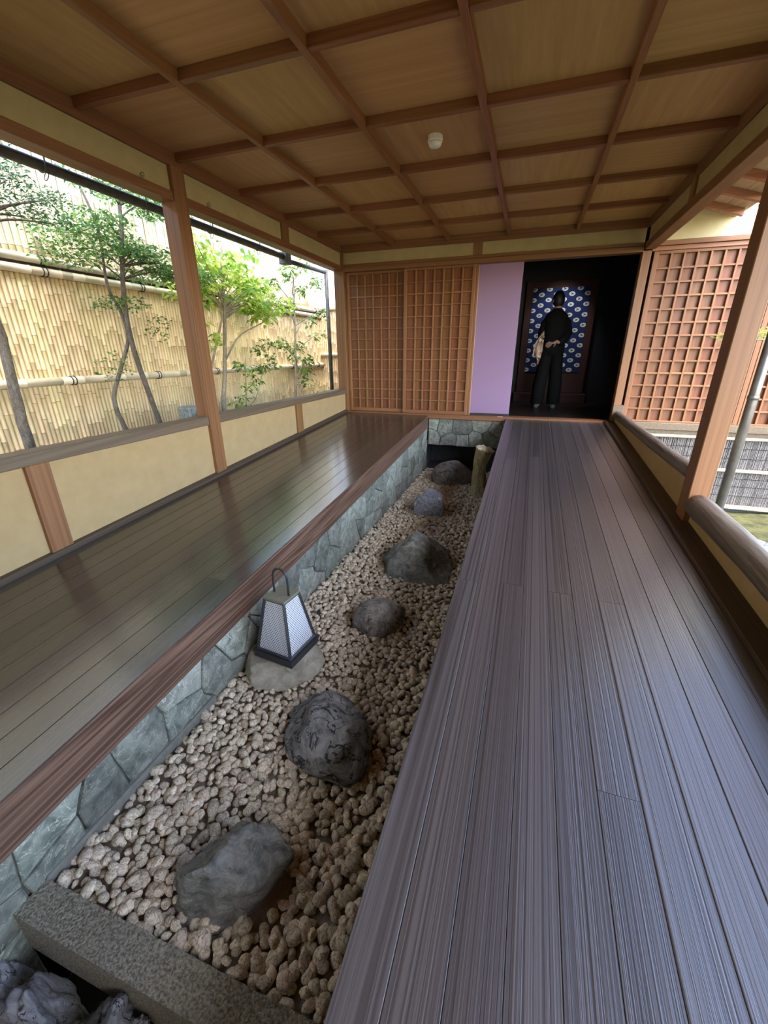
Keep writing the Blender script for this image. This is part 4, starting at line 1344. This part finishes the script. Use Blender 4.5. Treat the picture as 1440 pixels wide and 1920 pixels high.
def fence(label, a, bvec, L, z0, zmid, ztop, spacing, normal_rot, lowz, midz):
    """a: start point (x,y); bvec: unit direction; canes stand along it"""
    f = empty('bamboo_fence', (a[0] + bvec[0] * L / 2, a[1] + bvec[1] * L / 2, z0), label, 'fence')
    lows = [cane_mesh('cane', zmid - z0, 0.0195, 10 + k, M['cane']) for k in range(18)]
    n = int(L / spacing)
    for i in range(n):
        s = (i + 0.5) * spacing
        o = bpy.data.objects.new('cane', rc.choice(lows))
        o.location = (a[0] + bvec[0] * s, a[1] + bvec[1] * s, z0 + rc.uniform(-0.0, 0.0))
        k = spacing / 0.041
        o.scale = (k * rc.uniform(1.0, 1.06), k * rc.uniform(1.03, 1.06), 1)
        o.rotation_euler = (rc.uniform(-.0012, .0012), rc.uniform(-.001, .001), normal_rot + rc.uniform(-.5, .5))
        link(o, f)
    if ztop > zmid:
        ups = [cane_mesh('split_slat', ztop - zmid - 0.03, 0.029, 60 + k, M['slat'], 6, True) for k in range(6)]
        sp = 0.056
        for i in range(int(L / sp)):
            s = (i + 0.5) * sp
            o = bpy.data.objects.new('split_slat', rc.choice(ups))
            o.location = (a[0] + bvec[0] * s, a[1] + bvec[1] * s, zmid + 0.03)
            o.rotation_euler = (rc.uniform(-.008, .008), 0, normal_rot)
            link(o, f)
    # rails
    nx, ny = math.cos(normal_rot), math.sin(normal_rot)
    def railpole(z, r, sec):
        s = 0.0
        while s < L - 0.05:
            e = min(L, s + sec)
            cm = cane_mesh('rail_pole', e - s, r, int(z * 100) + int(s * 10), M['pole'], 12)
            o = bpy.data.objects.new('rail_pole', cm)
            o.location = (a[0] + bvec[0] * s + nx * 0.045, a[1] + bvec[1] * s + ny * 0.045, z)
            o.rotation_euler = Vector((bvec[0], bvec[1], 0)).to_track_quat('Z', 'Y').to_euler()
            link(o, f)
            s = e
    railpole(lowz, 0.036, 1.55)
    for mz in midz:
        railpole(mz, 0.034, 1.9)
    if len(midz) > 1:
        c = Vector((a[0], a[1], 0))
        e = c + Vector((bvec[0], bvec[1], 0)) * L
        nn = Vector((nx, ny, 0)) * 0.02
        mz = sum(midz) / 2
        MB().hexa([c - nn + Vector((0, 0, mz - .04)), e - nn + Vector((0, 0, mz - .04)), e + nn + Vector((0, 0, mz - .04)), c + nn + Vector((0, 0, mz - .04)),
                   c - nn + Vector((0, 0, mz + .04)), e - nn + Vector((0, 0, mz + .04)), e + nn + Vector((0, 0, mz + .04)), c + nn + Vector((0, 0, mz + .04))]).build('dark_board', M['darkbase'], f)
    # rope ties
    s = 0.62
    while s < L:
        for z, r in [(lowz, 0.036)] + [(m, 0.034) for m in midz]:
            mb = MB()
            for ds in (0, 0.035):
                cx, cy = a[0] + bvec[0] * (s + ds) + nx * 0.045, a[1] + bvec[1] * (s + ds) + ny * 0.045
                pts = []
                for k in range(13):
                    t = 2 * math.pi * k / 12
                    pts.append((cx + nx * (r + .004) * math.cos(t), cy + ny * (r + .004) * math.cos(t), z + (r + .004) * math.sin(t)))
                mb.tube(pts, 0.005, 5, cap=False)
            mb.build('rope_tie', M['rope'], f, True)
        s += 1.02
    # back sheet so no light slips between the canes
    c = Vector((a[0] - nx * 0.03, a[1] - ny * 0.03, 0))
    e = c + Vector((bvec[0], bvec[1], 0)) * L
    bk = Vector((nx, ny, 0)) * -0.012
    zt2 = max(zmid, ztop)
    MB().hexa([c + Vector((0, 0, z0)), e + Vector((0, 0, z0)), e + bk + Vector((0, 0, z0)), c + bk + Vector((0, 0, z0)),
               c + Vector((0, 0, zt2)), e + Vector((0, 0, zt2)), e + bk + Vector((0, 0, zt2)), c + bk + Vector((0, 0, zt2))]).build('backing_sheet', M['slat'][1], f)
    return f
fence('tall double tiered bamboo fence along the garden opposite the low plaster wall', (XF, 1.30), (0, 1), 7.05, -0.46, 1.535, 2.66, 0.041, 0.0, 0.625, (1.535, 1.625))
fence('shorter pale bamboo fence closing the far end of the side garden', (XF - 0.05, 8.33), (1, 0), 1.62, -0.46, 1.66, 1.0, 0.044, -math.pi / 2, 0.815, (1.675,))
bw = MB().box(XF - 0.08, XF, -6.0, 1.29, -0.46, 2.66).build('wall_sky_block', M['slat'][0])  # added out of view to shut off open sky left of the viewer
tag(bw, 'unseen plain bamboo coloured wall added past the tall fence to block sky light', 'wall', kind='structure')
nb = MB()
nb.box(-12, 2, 11.0, 11.2, -0.5, 6.5)
nb = nb.build('neighbour_wall', M['whitewall'])
tag(nb, 'plain white neighbouring house wall beyond the far fence', 'building')

# gutter and downpipe on the left
gt = empty('rain_gutter', (-3.2, 3.0, 2.03), 'dark half round rain gutter hung along the eave over the side garden', 'gutter')
def half_gutter(x, ya, yb, z, r):
    n = 12
    vs, fs = [], []
    ys = np.linspace(ya, yb, 24)
    for yy in ys:
        for k in range(n + 1):
            a = math.pi + math.pi * k / n
            vs.append((x + r * math.cos(a), yy, z + r * math.sin(a)))
        for k in range(n + 1):
            a = math.pi + math.pi * (n - k) / n
            vs.append((x + (r - .005) * math.cos(a), yy, z + (r - .005) * math.sin(a)))
    m_ = 2 * (n + 1)
    for i in range(len(ys) - 1):
        for k in range(m_):
            k2 = (k + 1) % m_
            fs.append((i * m_ + k, i * m_ + k2, (i + 1) * m_ + k2, (i + 1) * m_ + k))
    fs.append(tuple(range(m_))[::-1])
    fs.append(tuple((len(ys) - 1) * m_ + k for k in range(m_)))
    return MB().add(vs, fs)
gtr = MB().tube([(-3.2, yy, 2.020) for yy in np.linspace(-4.5, 5.5, 30)], [0.034 * (1.05 if k % 5 == 2 else 1) for k in range(30)], 14).build('trough', M['gutter'], gt, True)
for yy in (0.9, 1.7, 2.45, 3.25, 4.05, 4.85):
    pts = [(-3.2 + 0.038 * math.cos(math.pi + math.pi * k / 10), yy, 2.02 + 0.038 * math.sin(math.pi + math.pi * k / 10)) for k in range(11)]
    pts += [(-3.160, yy, 2.08), (-3.15, yy, 2.24)]
    MB().tube(pts, 0.005, 6).build('bracket', M['gutter'], gtr, True)
    lpn = [(-3.2 + 0.02 * math.sin(2 * math.pi * k / 14), yy + 0.02 + 0.012 * math.cos(2 * math.pi * k / 14), 1.970 + 0.03 * math.cos(2 * math.pi * k / 14)) for k in range(15)]
    MB().tube(lpn, 0.003, 5, cap=False).build('wire_loop', M['gutter'], gtr, True)
MB().box(-3.26, -3.14, 5.40, 5.52, 1.935, 2.075, 0.006).build('outlet_box', M['gutter'], gt)
MB().tube([(-3.2, 5.46, 1.985), (-3.2, 5.9, 2.0), (-3.2, 6.62, 2.02)], 0.028, 10).build('cross_pipe', M['gutter'], gt, True)
MB().tube([(-3.2, 6.66, 2.06), (-3.2, 6.67, 1.2), (-3.2, 6.68, -0.45)], 0.030, 12).build('downpipe', M['gutter'], gt, True)

# hooks on the left lintel
for yy in (2.70, 3.345):
    h = MB()
    h.tube([(-2.632, yy, 1.962), (-2.632, yy, 1.995)], 0.0028, 5)
    h.tube([(-2.630, yy + 0.016 + 0.011 * math.cos(t), 1.994 + 0.011 * math.sin(t)) for t in np.linspace(-2.2, 3.0, 12)], 0.0026, 5)
    h.tube([(-2.630, yy + 0.022, 1.985), (-2.631, yy + 0.018, 1.962)], 0.0026, 5)
    o = h.build('wall_hook', M['gutter'], None, True)
    tag(o, 'small bent metal hook on the lintel ' + ('before' if yy < 3 else 'beyond') + ' the tall post by the side garden', 'hook')

# stone post in the left garden
sp_ = MB()
vs, fs = ring_loft([(-3.42, 3.60, -0.46, .125, .12), (-3.42, 3.60, -0.1, .115, .115), (-3.42, 3.60, .18, .112, .11), (-3.42, 3.60, .285, .112, .112), (-3.42, 3.60, .318, .118, .118), (-3.42, 3.60, .330, .108, .108)], 20)
sp_.add([(x * 1 + 0.006 * noise.noise(Vector((x * 30, y * 30, z * 12))), y, z) for x, y, z in vs], fs)
o = sp_.build('stone_post', stone('mossy cylinder stone', (0.10, 0.115, 0.095), (0.36, 0.38, 0.34), (0.5, 0.5, 0.46), 40, 0.85, 0.7, 0.01, 0, 0, (1, 1, 0.5), 0, 0.02))
tag(o, 'short round grey stone post standing behind the tall wooden post', 'stone post')

# ------------------------------------------------------------------ trees
def leaf_cloud(mb, rng, centers, leaf_len, leaf_w, flat=0.5, droop=0.2, fold=0.25):
    """centers: list of (pos, radius tuple, count)"""
    for c, rad, cnt in centers:
        c = Vector(c)
        for _ in range(cnt):
            while True:
                d = Vector((rng.uniform(-1, 1), rng.uniform(-1, 1), rng.uniform(-1, 1)))
                if d.length < 1:
                    break
            p = c + Vector((d.x * rad[0], d.y * rad[1], d.z * rad[2]))
            az = rng.uniform(0, 6.283)
            t = Vector((math.cos(az), math.sin(az), rng.gauss(-droop, 0.3))).normalized()
            nrm = (Vector((rng.gauss(0, flat), rng.gauss(0, flat), 1))).normalized()
            s = t.cross(nrm).normalized()
            nrm = s.cross(t)
            L, W = leaf_len * rng.uniform(0.65, 1.25), leaf_w * rng.uniform(0.7, 1.2)
            a = p
            tip = p + t * L - nrm * L * 0.12
            m1 = p + t * L * 0.45
            mb.add([a, m1 + s * W * .5 + nrm * W * fold, tip, m1 - s * W * .5 + nrm * W * fold, m1], [(0, 1, 4), (1, 2, 4), (2, 3, 4), (3, 0, 4)])

def branch(mb, pts, r0, r1, seg=8, jit=0.0, rng=None):
    P = [Vector(p) for p in pts]
    out = []
    n = len(P)
    for i in range(n - 1):
        for k in range(5):
            t = k / 5
            p0, p1, p2, p3 = P[max(0, i - 1)], P[i], P[i + 1], P[min(n - 1, i + 2)]
            q = 0.5 * ((2 * p1) + (p2 - p0) * t + (2 * p0 - 5 * p1 + 4 * p2 - p3) * t * t + (3 * p1 - p0 - 3 * p2 + p3) * t ** 3)
            out.append(q)
    out.append(P[-1])
    if jit and rng:
        out = [out[0]] + [q + Vector((rng.gauss(0, jit), rng.gauss(0, jit), 0)) for q in out[1:]]
    m_ = len(out)
    mb.tube(out, [r0 + (r1 - r0) * i / (m_ - 1) for i in range(m_)], seg)
    return out

GZ = -0.46
# maple with two stems
rt_ = random.Random(2)
tr = empty('maple_tree', (-3.7, 3.4, GZ), 'slender maple with two dark stems and fine layered leaves before the tall bamboo fence', 'tree')
mb = MB()
s1 = branch(mb, [(-3.72, 3.62, GZ), (-3.7, 3.45, 0.15), (-3.7, 3.31, 0.9), (-3.7, 3.33, 1.4), (-3.72, 3.47, 1.93), (-3.75, 3.55, 2.35)], 0.030, 0.014, 9)
mb.build('stem', M['trunk'], tr, True)
mb = MB()
s2 = branch(mb, [(-3.78, 3.30, GZ), (-3.8, 3.12, 0.12), (-3.8, 3.06, 0.45), (-3.8, 3.22, 0.75), (-3.8, 3.36, 1.0), (-3.8, 3.34, 1.25), (-3.8, 3.26, 1.45), (-3.8, 3.29, 1.9), (-3.8, 3.2, 2.2)], 0.024, 0.009, 9)
mb.build('stem', M['trunk'], tr, True)
mb = MB()
cent = []
for i in range(26):
    z = rt_.uniform(1.28, 2.25)
    yy = rt_.uniform(2.70, 4.10)
    xx = rt_.uniform(-3.92, -3.46)
    if z < 1.45 and yy > 3.6:
        z += 0.25
    base = s1[int(max(0, min(len(s1) - 1, (z - GZ - 0.25) / 2.8 * len(s1))))]
    branch(mb, [base, ((base.x + xx) / 2, (base.y + yy) / 2, (base.z + z) / 2 + 0.07), (xx, yy, z)], 0.008, 0.003, 5)
    cent.append(((xx, yy, z), (0.24, 0.30, 0.07), 190))
cent.append(((-3.75, 3.10, 0.75), (0.06, 0.22, 0.16), 60))
cent.append(((-3.75, 3.72, 1.1), (0.1, 0.2, 0.15), 60))
mb.build('branches', M['trunk'], tr, True)
lf = MB()
leaf_cloud(lf, rt_, cent, 0.046, 0.026, 0.5, 0.1)
o = lf.build('foliage', M['leaf_maple'], tr)
o['kind'] = 'stuff'

# dark needle tree at the left edge
tr = empty('needle_tree', (-3.6, 2.1, GZ), 'dark barked tree with blue green needle clumps beside the fence rail, half out of view', 'tree')
mb = MB()
s1 = branch(mb, [(-3.6, 2.16, GZ), (-3.6, 2.10, 0.15), (-3.6, 2.12, 0.7), (-3.6, 2.14, 1.05), (-3.6, 2.05, 1.5), (-3.6, 2.2, 1.95)], 0.040, 0.022, 10, 0.003, rt_)
mb.build('stem', M['trunk'], tr, True)
mb = MB()
cent = []
for (yy, z, xx) in [(2.45, 1.98, -3.55), (2.62, 1.90, -3.6), (2.75, 1.95, -3.62), (2.35, 2.10, -3.5), (2.55, 1.80, -3.65), (2.70, 1.78, -3.55), (2.30, 1.86, -3.6), (2.5, 2.08, -3.7), (2.2, 2.02, -3.6)]:
    branch(mb, [(-3.6, 2.12, 1.62), (-3.6, (2.12 + yy) / 2, (1.65 + z) / 2 + .03), (xx, yy, z)], 0.012, 0.004, 5)
    cent.append(((xx, yy, z + 0.02), (0.16, 0.17, 0.06), 170))
mb.build('branches', M['trunk'], tr, True)
lf = MB()
leaf_cloud(lf, rt_, cent, 0.045, 0.012, 0.7, -0.3)
o = lf.build('foliage', M['leaf_pine'], tr)
o['kind'] = 'stuff'

# bright broad leaved tree behind the post
tr = empty('broadleaf_tree', (-3.7, 4.4, GZ), 'bright yellow green broad leaved tree with pale twin stems right of the tall post', 'tree')
mb = MB()
s1 = branch(mb, [(-3.7, 4.52, GZ), (-3.7, 4.48, 0.16), (-3.7, 4.60, 0.65), (-3.7, 4.74, 1.3), (-3.7, 4.8, 1.7), (-3.7, 4.85, 2.1)], 0.034, 0.012, 9)
mb.build('stem', M['trunk_pale'], tr, True)
mb = MB()
branch(mb, [(-3.7, 4.50, GZ), (-3.7, 4.40, 0.15), (-3.7, 4.28, 0.42), (-3.7, 4.34, 0.65), (-3.7, 4.62, 1.15), (-3.7, 4.68, 1.33), (-3.7, 4.45, 1.75)], 0.020, 0.009, 8)
mb.build('stem', M['trunk_pale'], tr, True)
mb = MB()
cent = []
branch(mb, [(-3.7, 4.62, 0.75), (-3.66, 4.9, 1.05), (-3.62, 5.2, 1.18), (-3.6, 5.7, 1.34)], 0.012, 0.005, 6)
for i in range(24):
    yy, z = rt_.uniform(4.2, 6.25), rt_.uniform(1.36, 2.2)
    if yy > 5.4:
        z = rt_.uniform(1.32, 1.75)
    xx = rt_.uniform(-3.90, -3.48)
    branch(mb, [(-3.7, 4.75, 1.25 + 0.4 * (z - 1.3)), (-3.7 + (xx + 3.7) * .5, (4.75 + yy) / 2, (1.4 + z) / 2 + .05), (xx, yy, z)], 0.010, 0.003, 5)
    cent.append(((xx, yy, z), (0.22, 0.28, 0.13), 60))
for (yy, z) in [(4.3, 1.0), (4.25, 1.6), (4.05, 1.2), (4.15, 1.45)]:
    cent.append(((-3.55, yy, z), (0.1, 0.14, 0.1), 22))
mb.build('branches', M['trunk_pale'], tr, True)
lf = MB()
leaf_cloud(lf, rt_, cent, 0.105, 0.052, 0.5, 0.35)
o = lf.build('foliage', M['leaf_bright'], tr)
o['kind'] = 'stuff'

# slim tree near the corner
tr = empty('slim_tree', (-3.8, 6.5, GZ), 'slim pale stemmed tree with leaf clusters down its trunk near the dark downpipe', 'tree')
mb = MB()
s1 = branch(mb, [(-3.8, 6.45, GZ), (-3.8, 6.48, 0.14), (-3.8, 6.60, 1.0), (-3.8, 6.65, 1.5), (-3.8, 6.72, 2.2)], 0.026, 0.010, 8)
mb.build('stem', M['trunk_pale'], tr, True)
mb = MB()
cent = []
for (yy, z, cnt) in [(7.3, 1.98, 55), (7.05, 1.85, 40), (7.35, 1.52, 50), (7.2, 1.38, 30), (6.85, 0.95, 45), (6.9, 0.75, 55), (6.85, 0.55, 50), (6.8, 0.38, 35), (6.3, 0.98, 40), (6.35, 0.85, 25), (6.3, 2.0, 60), (6.15, 1.85, 40), (6.7, 2.15, 30), (6.5, 1.55, 30), (7.1, 1.15, 25)]:
    xx = -3.8 + rt_.uniform(-.15, .2)
    branch(mb, [(-3.8, 6.62, max(0.1, z - 0.25)), (xx, (6.62 + yy) / 2, z - 0.05), (xx, yy, z)], 0.008, 0.003, 5)
    cent.append(((xx, yy, z), (0.13, 0.15, 0.10), cnt))
mb.build('branches', M['trunk_pale'], tr, True)
lf = MB()
leaf_cloud(lf, rt_, cent, 0.095, 0.040, 0.6, 0.4)
o = lf.build('foliage', M['leaf_dark'], tr)
o['kind'] = 'stuff'

# young shrub
tr = empty('young_shrub', (-3.7, 4.93, GZ), 'young shrub with sparse glossy leaves standing before the lower fence rail', 'shrub')
mb = MB()
branch(mb, [(-3.7, 4.93, GZ), (-3.7, 4.94, 0.1), (-3.7, 5.0, 0.45), (-3.7, 5.06, 0.8)], 0.010, 0.004, 6)
branch(mb, [(-3.7, 4.95, 0.14), (-3.68, 5.15, 0.25), (-3.66, 5.3, 0.5), (-3.65, 5.35, 0.62)], 0.007, 0.003, 6)
mb.build('stem', M['trunk_pale'], tr, True)
cent = [((-3.65, yy, z), (0.10, 0.15, 0.07), c) for yy, z, c in [(4.85, 0.70, 26), (5.1, 0.62, 34), (5.35, 0.66, 36), (5.6, 0.68, 26), (5.3, 0.9, 26), (5.5, 0.98, 24), (5.0, 0.42, 22), (5.15, 0.50, 20), (4.72, 0.22, 18), (4.85, 0.30, 16), (5.55, 0.82, 20)]]
lf = MB()
leaf_cloud(lf, rt_, cent, 0.085, 0.036, 0.5, 0.4)
o = lf.build('foliage', M['leaf_dark'], tr)
o['kind'] = 'stuff'
# low plant near the pipe
tr = empty('low_plant', (-3.6, 7.0, GZ), 'low leafy plant peeping over the rail beside the downpipe', 'plant')
lf = MB()
leaf_cloud(lf, rt_, [((-3.6, 6.9, 0.16), (.1, .25, .06), 50), ((-3.6, 7.2, 0.18), (.1, .2, .05), 40)], 0.07, 0.03, 0.6, 0.2)
mb = MB()
branch(mb, [(-3.6, 7.0, GZ), (-3.6, 7.0, 0.0), (-3.6, 7.05, 0.18)], 0.008, 0.004, 6)
mb.build('stem', M['trunk_pale'], tr, True)
o = lf.build('foliage', M['leaf_dark'], tr)
o['kind'] = 'stuff'

# ------------------------------------------------------------------ right garden
bm = bmesh.new()
bmesh.ops.create_grid(bm, x_segments=70, y_segments=70, size=0.5)
for v in bm.verts:
    x, y = 1.1 + (v.co.x + 0.5) * 14, -8 + (v.co.y + 0.5) * 14.1
    v.co = Vector((x, y, -1.04 + 0.05 * noise.noise(Vector((x * 1.3, y * 1.3, 0))) + 0.02 * noise.noise(Vector((x * 5, y * 5, 0)))))
r = bmesh.ops.extrude_face_region(bm, geom=bm.faces[:])
for v in r['geom']:
    if isinstance(v, bmesh.types.BMVert):
        v.co.z = -1.3
bmesh.ops.recalc_face_normals(bm, faces=bm.faces[:])
me = bpy.data.meshes.new('ground')
bm.to_mesh(me)
bm.free()
me.materials.append(M['moss'])
tag(link(bpy.data.objects.new('ground', me)), 'mossy green and brown garden ground beyond the log rail', 'ground', kind='structure')
gb = MB().box(-9, 1.1, -14, -4.7, -1.5, -0.85).build('ground', M['soil'])
tag(gb, 'pale yard behind the near end of the walkway', 'ground', kind='structure')

rock((2.25, 4.40, -0.98), (0.40, 0.55, 0.16), 0.3, 205, M['rock_low'], 'flat grey garden rock on the moss beyond the log rail', planes=8, rough=0.10)
rock((2.75, 3.35, -1.0), (0.30, 0.33, 0.14), 1.0, 211, M['rock_low'], 'pale grey rock beside the flat one past the log rail', planes=8, rough=0.10)

# reed screen under the lattice wall
rsn = empty('reed_screen', (2.4, 6.02, -1.02), 'grey reed screen with bamboo rails covering the foundation below the lattice wall', 'screen')
rr_ = random.Random(9)
mb = MB()
x = 1.17
while x < 3.65:
    xa = x + rr_.uniform(-.002, .002)
    lean = rr_.uniform(-.006, .006)
    mb.tube([(xa, 6.03 + rr_.uniform(-.004, .004), -1.02 + rr_.uniform(-.01, .01)), (xa + lean, 6.03, -0.12)], rr_.uniform(.0028, .0042), 5, cap=False)
    x += 0.0072
o = mb.build('reeds', M['reed'], rsn, True)
o['kind'] = 'stuff'
for z in (-0.25, -0.37, -0.62, -0.72, -0.84):
    MB().tube([(1.17, 6.022, z), (2.4, 6.022, z - 0.004), (3.65, 6.022, z)], 0.003, 5).build('binding', M['rope'], rsn)
for z, r in ((-0.128, 0.021), (-0.520, 0.021), (-0.985, 0.028)):
    cm = cane_mesh('bamboo_rail', 2.48, r, int(-z * 100), M['pole'], 10)
    o = bpy.data.objects.new('bamboo_rail', cm)
    o.location = (1.17, 6.005, z)
    o.rotation_euler = (0, math.pi / 2, 0)
    link(o, rsn)

# downpipe and gutter on the right
dp = empty('downpipe', (1.68, 4.08, -1.05), 'bronze round downpipe standing outside the log rail', 'pipe')
dpp = MB().tube([(1.68, 4.08, -1.05), (1.68, 4.08, 2.0)], 0.034, 16).build('pipe', M['pipe'], dp, True)
MB().tube([(1.68, 4.08, 0.50), (1.68, 4.08, 0.53)], 0.038, 16).build('collar', M['pipe'], dpp, True)
MB().tube([(1.68, 4.08, 1.98), (1.75, 4.08, 2.05), (1.90, 4.08, 2.10)], 0.034, 12).build('elbow', M['pipe'], dp, True)
g2 = empty('rain_gutter', (1.92, 3.0, 2.12), 'dark rain gutter along the eave over the mossy garden', 'gutter')
g2t = half_gutter(1.925, -4.5, 5.55, 2.145, 0.062).build('trough', M['gutter'], g2, True)
for yy in (0.6, 1.5, 2.4, 3.3, 4.2, 5.1):
    pts = [(1.925 + 0.066 * math.cos(-math.pi * k / 10), yy, 2.145 + 0.066 * math.sin(-math.pi * k / 10)) for k in range(11)] + [(1.85, yy, 2.17), (1.6, yy, 2.24)]
    MB().tube(pts, 0.006, 6).build('bracket', M['gutter'], g2t, True)
lpn = [(1.905 + 0.03 * math.sin(2 * math.pi * k / 14), 5.5, 2.03 + 0.06 * math.cos(2 * math.pi * k / 14)) for k in range(15)]
MB().tube(lpn, 0.004, 5, cap=False).build('wire_loop', M['gutter'], g2t, True)

# pine reaching in from the right
tr = empty('garden_pine', (3.1, 4.9, -1.04), 'garden pine whose yellow green needle twig reaches in front of the lattice', 'tree')
mb = MB()
branch(mb, [(3.1, 4.9, -1.06), (3.06, 4.92, -0.2), (3.12, 4.9, 0.6), (3.0, 4.9, 1.3)], 0.06, 0.03, 10)
mb.build('trunk', M['trunk'], tr, True)
mb = MB()
branch(mb, [(3.08, 4.9, 0.75), (2.6, 4.9, 0.92), (2.15, 4.92, 0.93), (1.72, 4.95, 0.98)], 0.018, 0.004, 6)
branch(mb, [(3.08, 4.9, 0.7), (2.6, 4.8, 0.80), (2.2, 4.8, 0.84)], 0.016, 0.006, 6)
mb.build('branches', M['rock_low'], tr, True)
lf = MB()
leaf_cloud(lf, rt_, [((1.95, 4.94, 1.0), (.16, .12, .06), 260), ((1.68, 4.95, 0.97), (.08, .06, .03), 60), ((2.3, 4.9, 1.0), (.2, .12, .07), 220), ((2.8, 4.9, 1.35), (.4, .3, .15), 400)], 0.075, 0.006, 0.9, -0.3)
o = lf.build('foliage', M['leaf_twig'], tr)
o['kind'] = 'stuff'
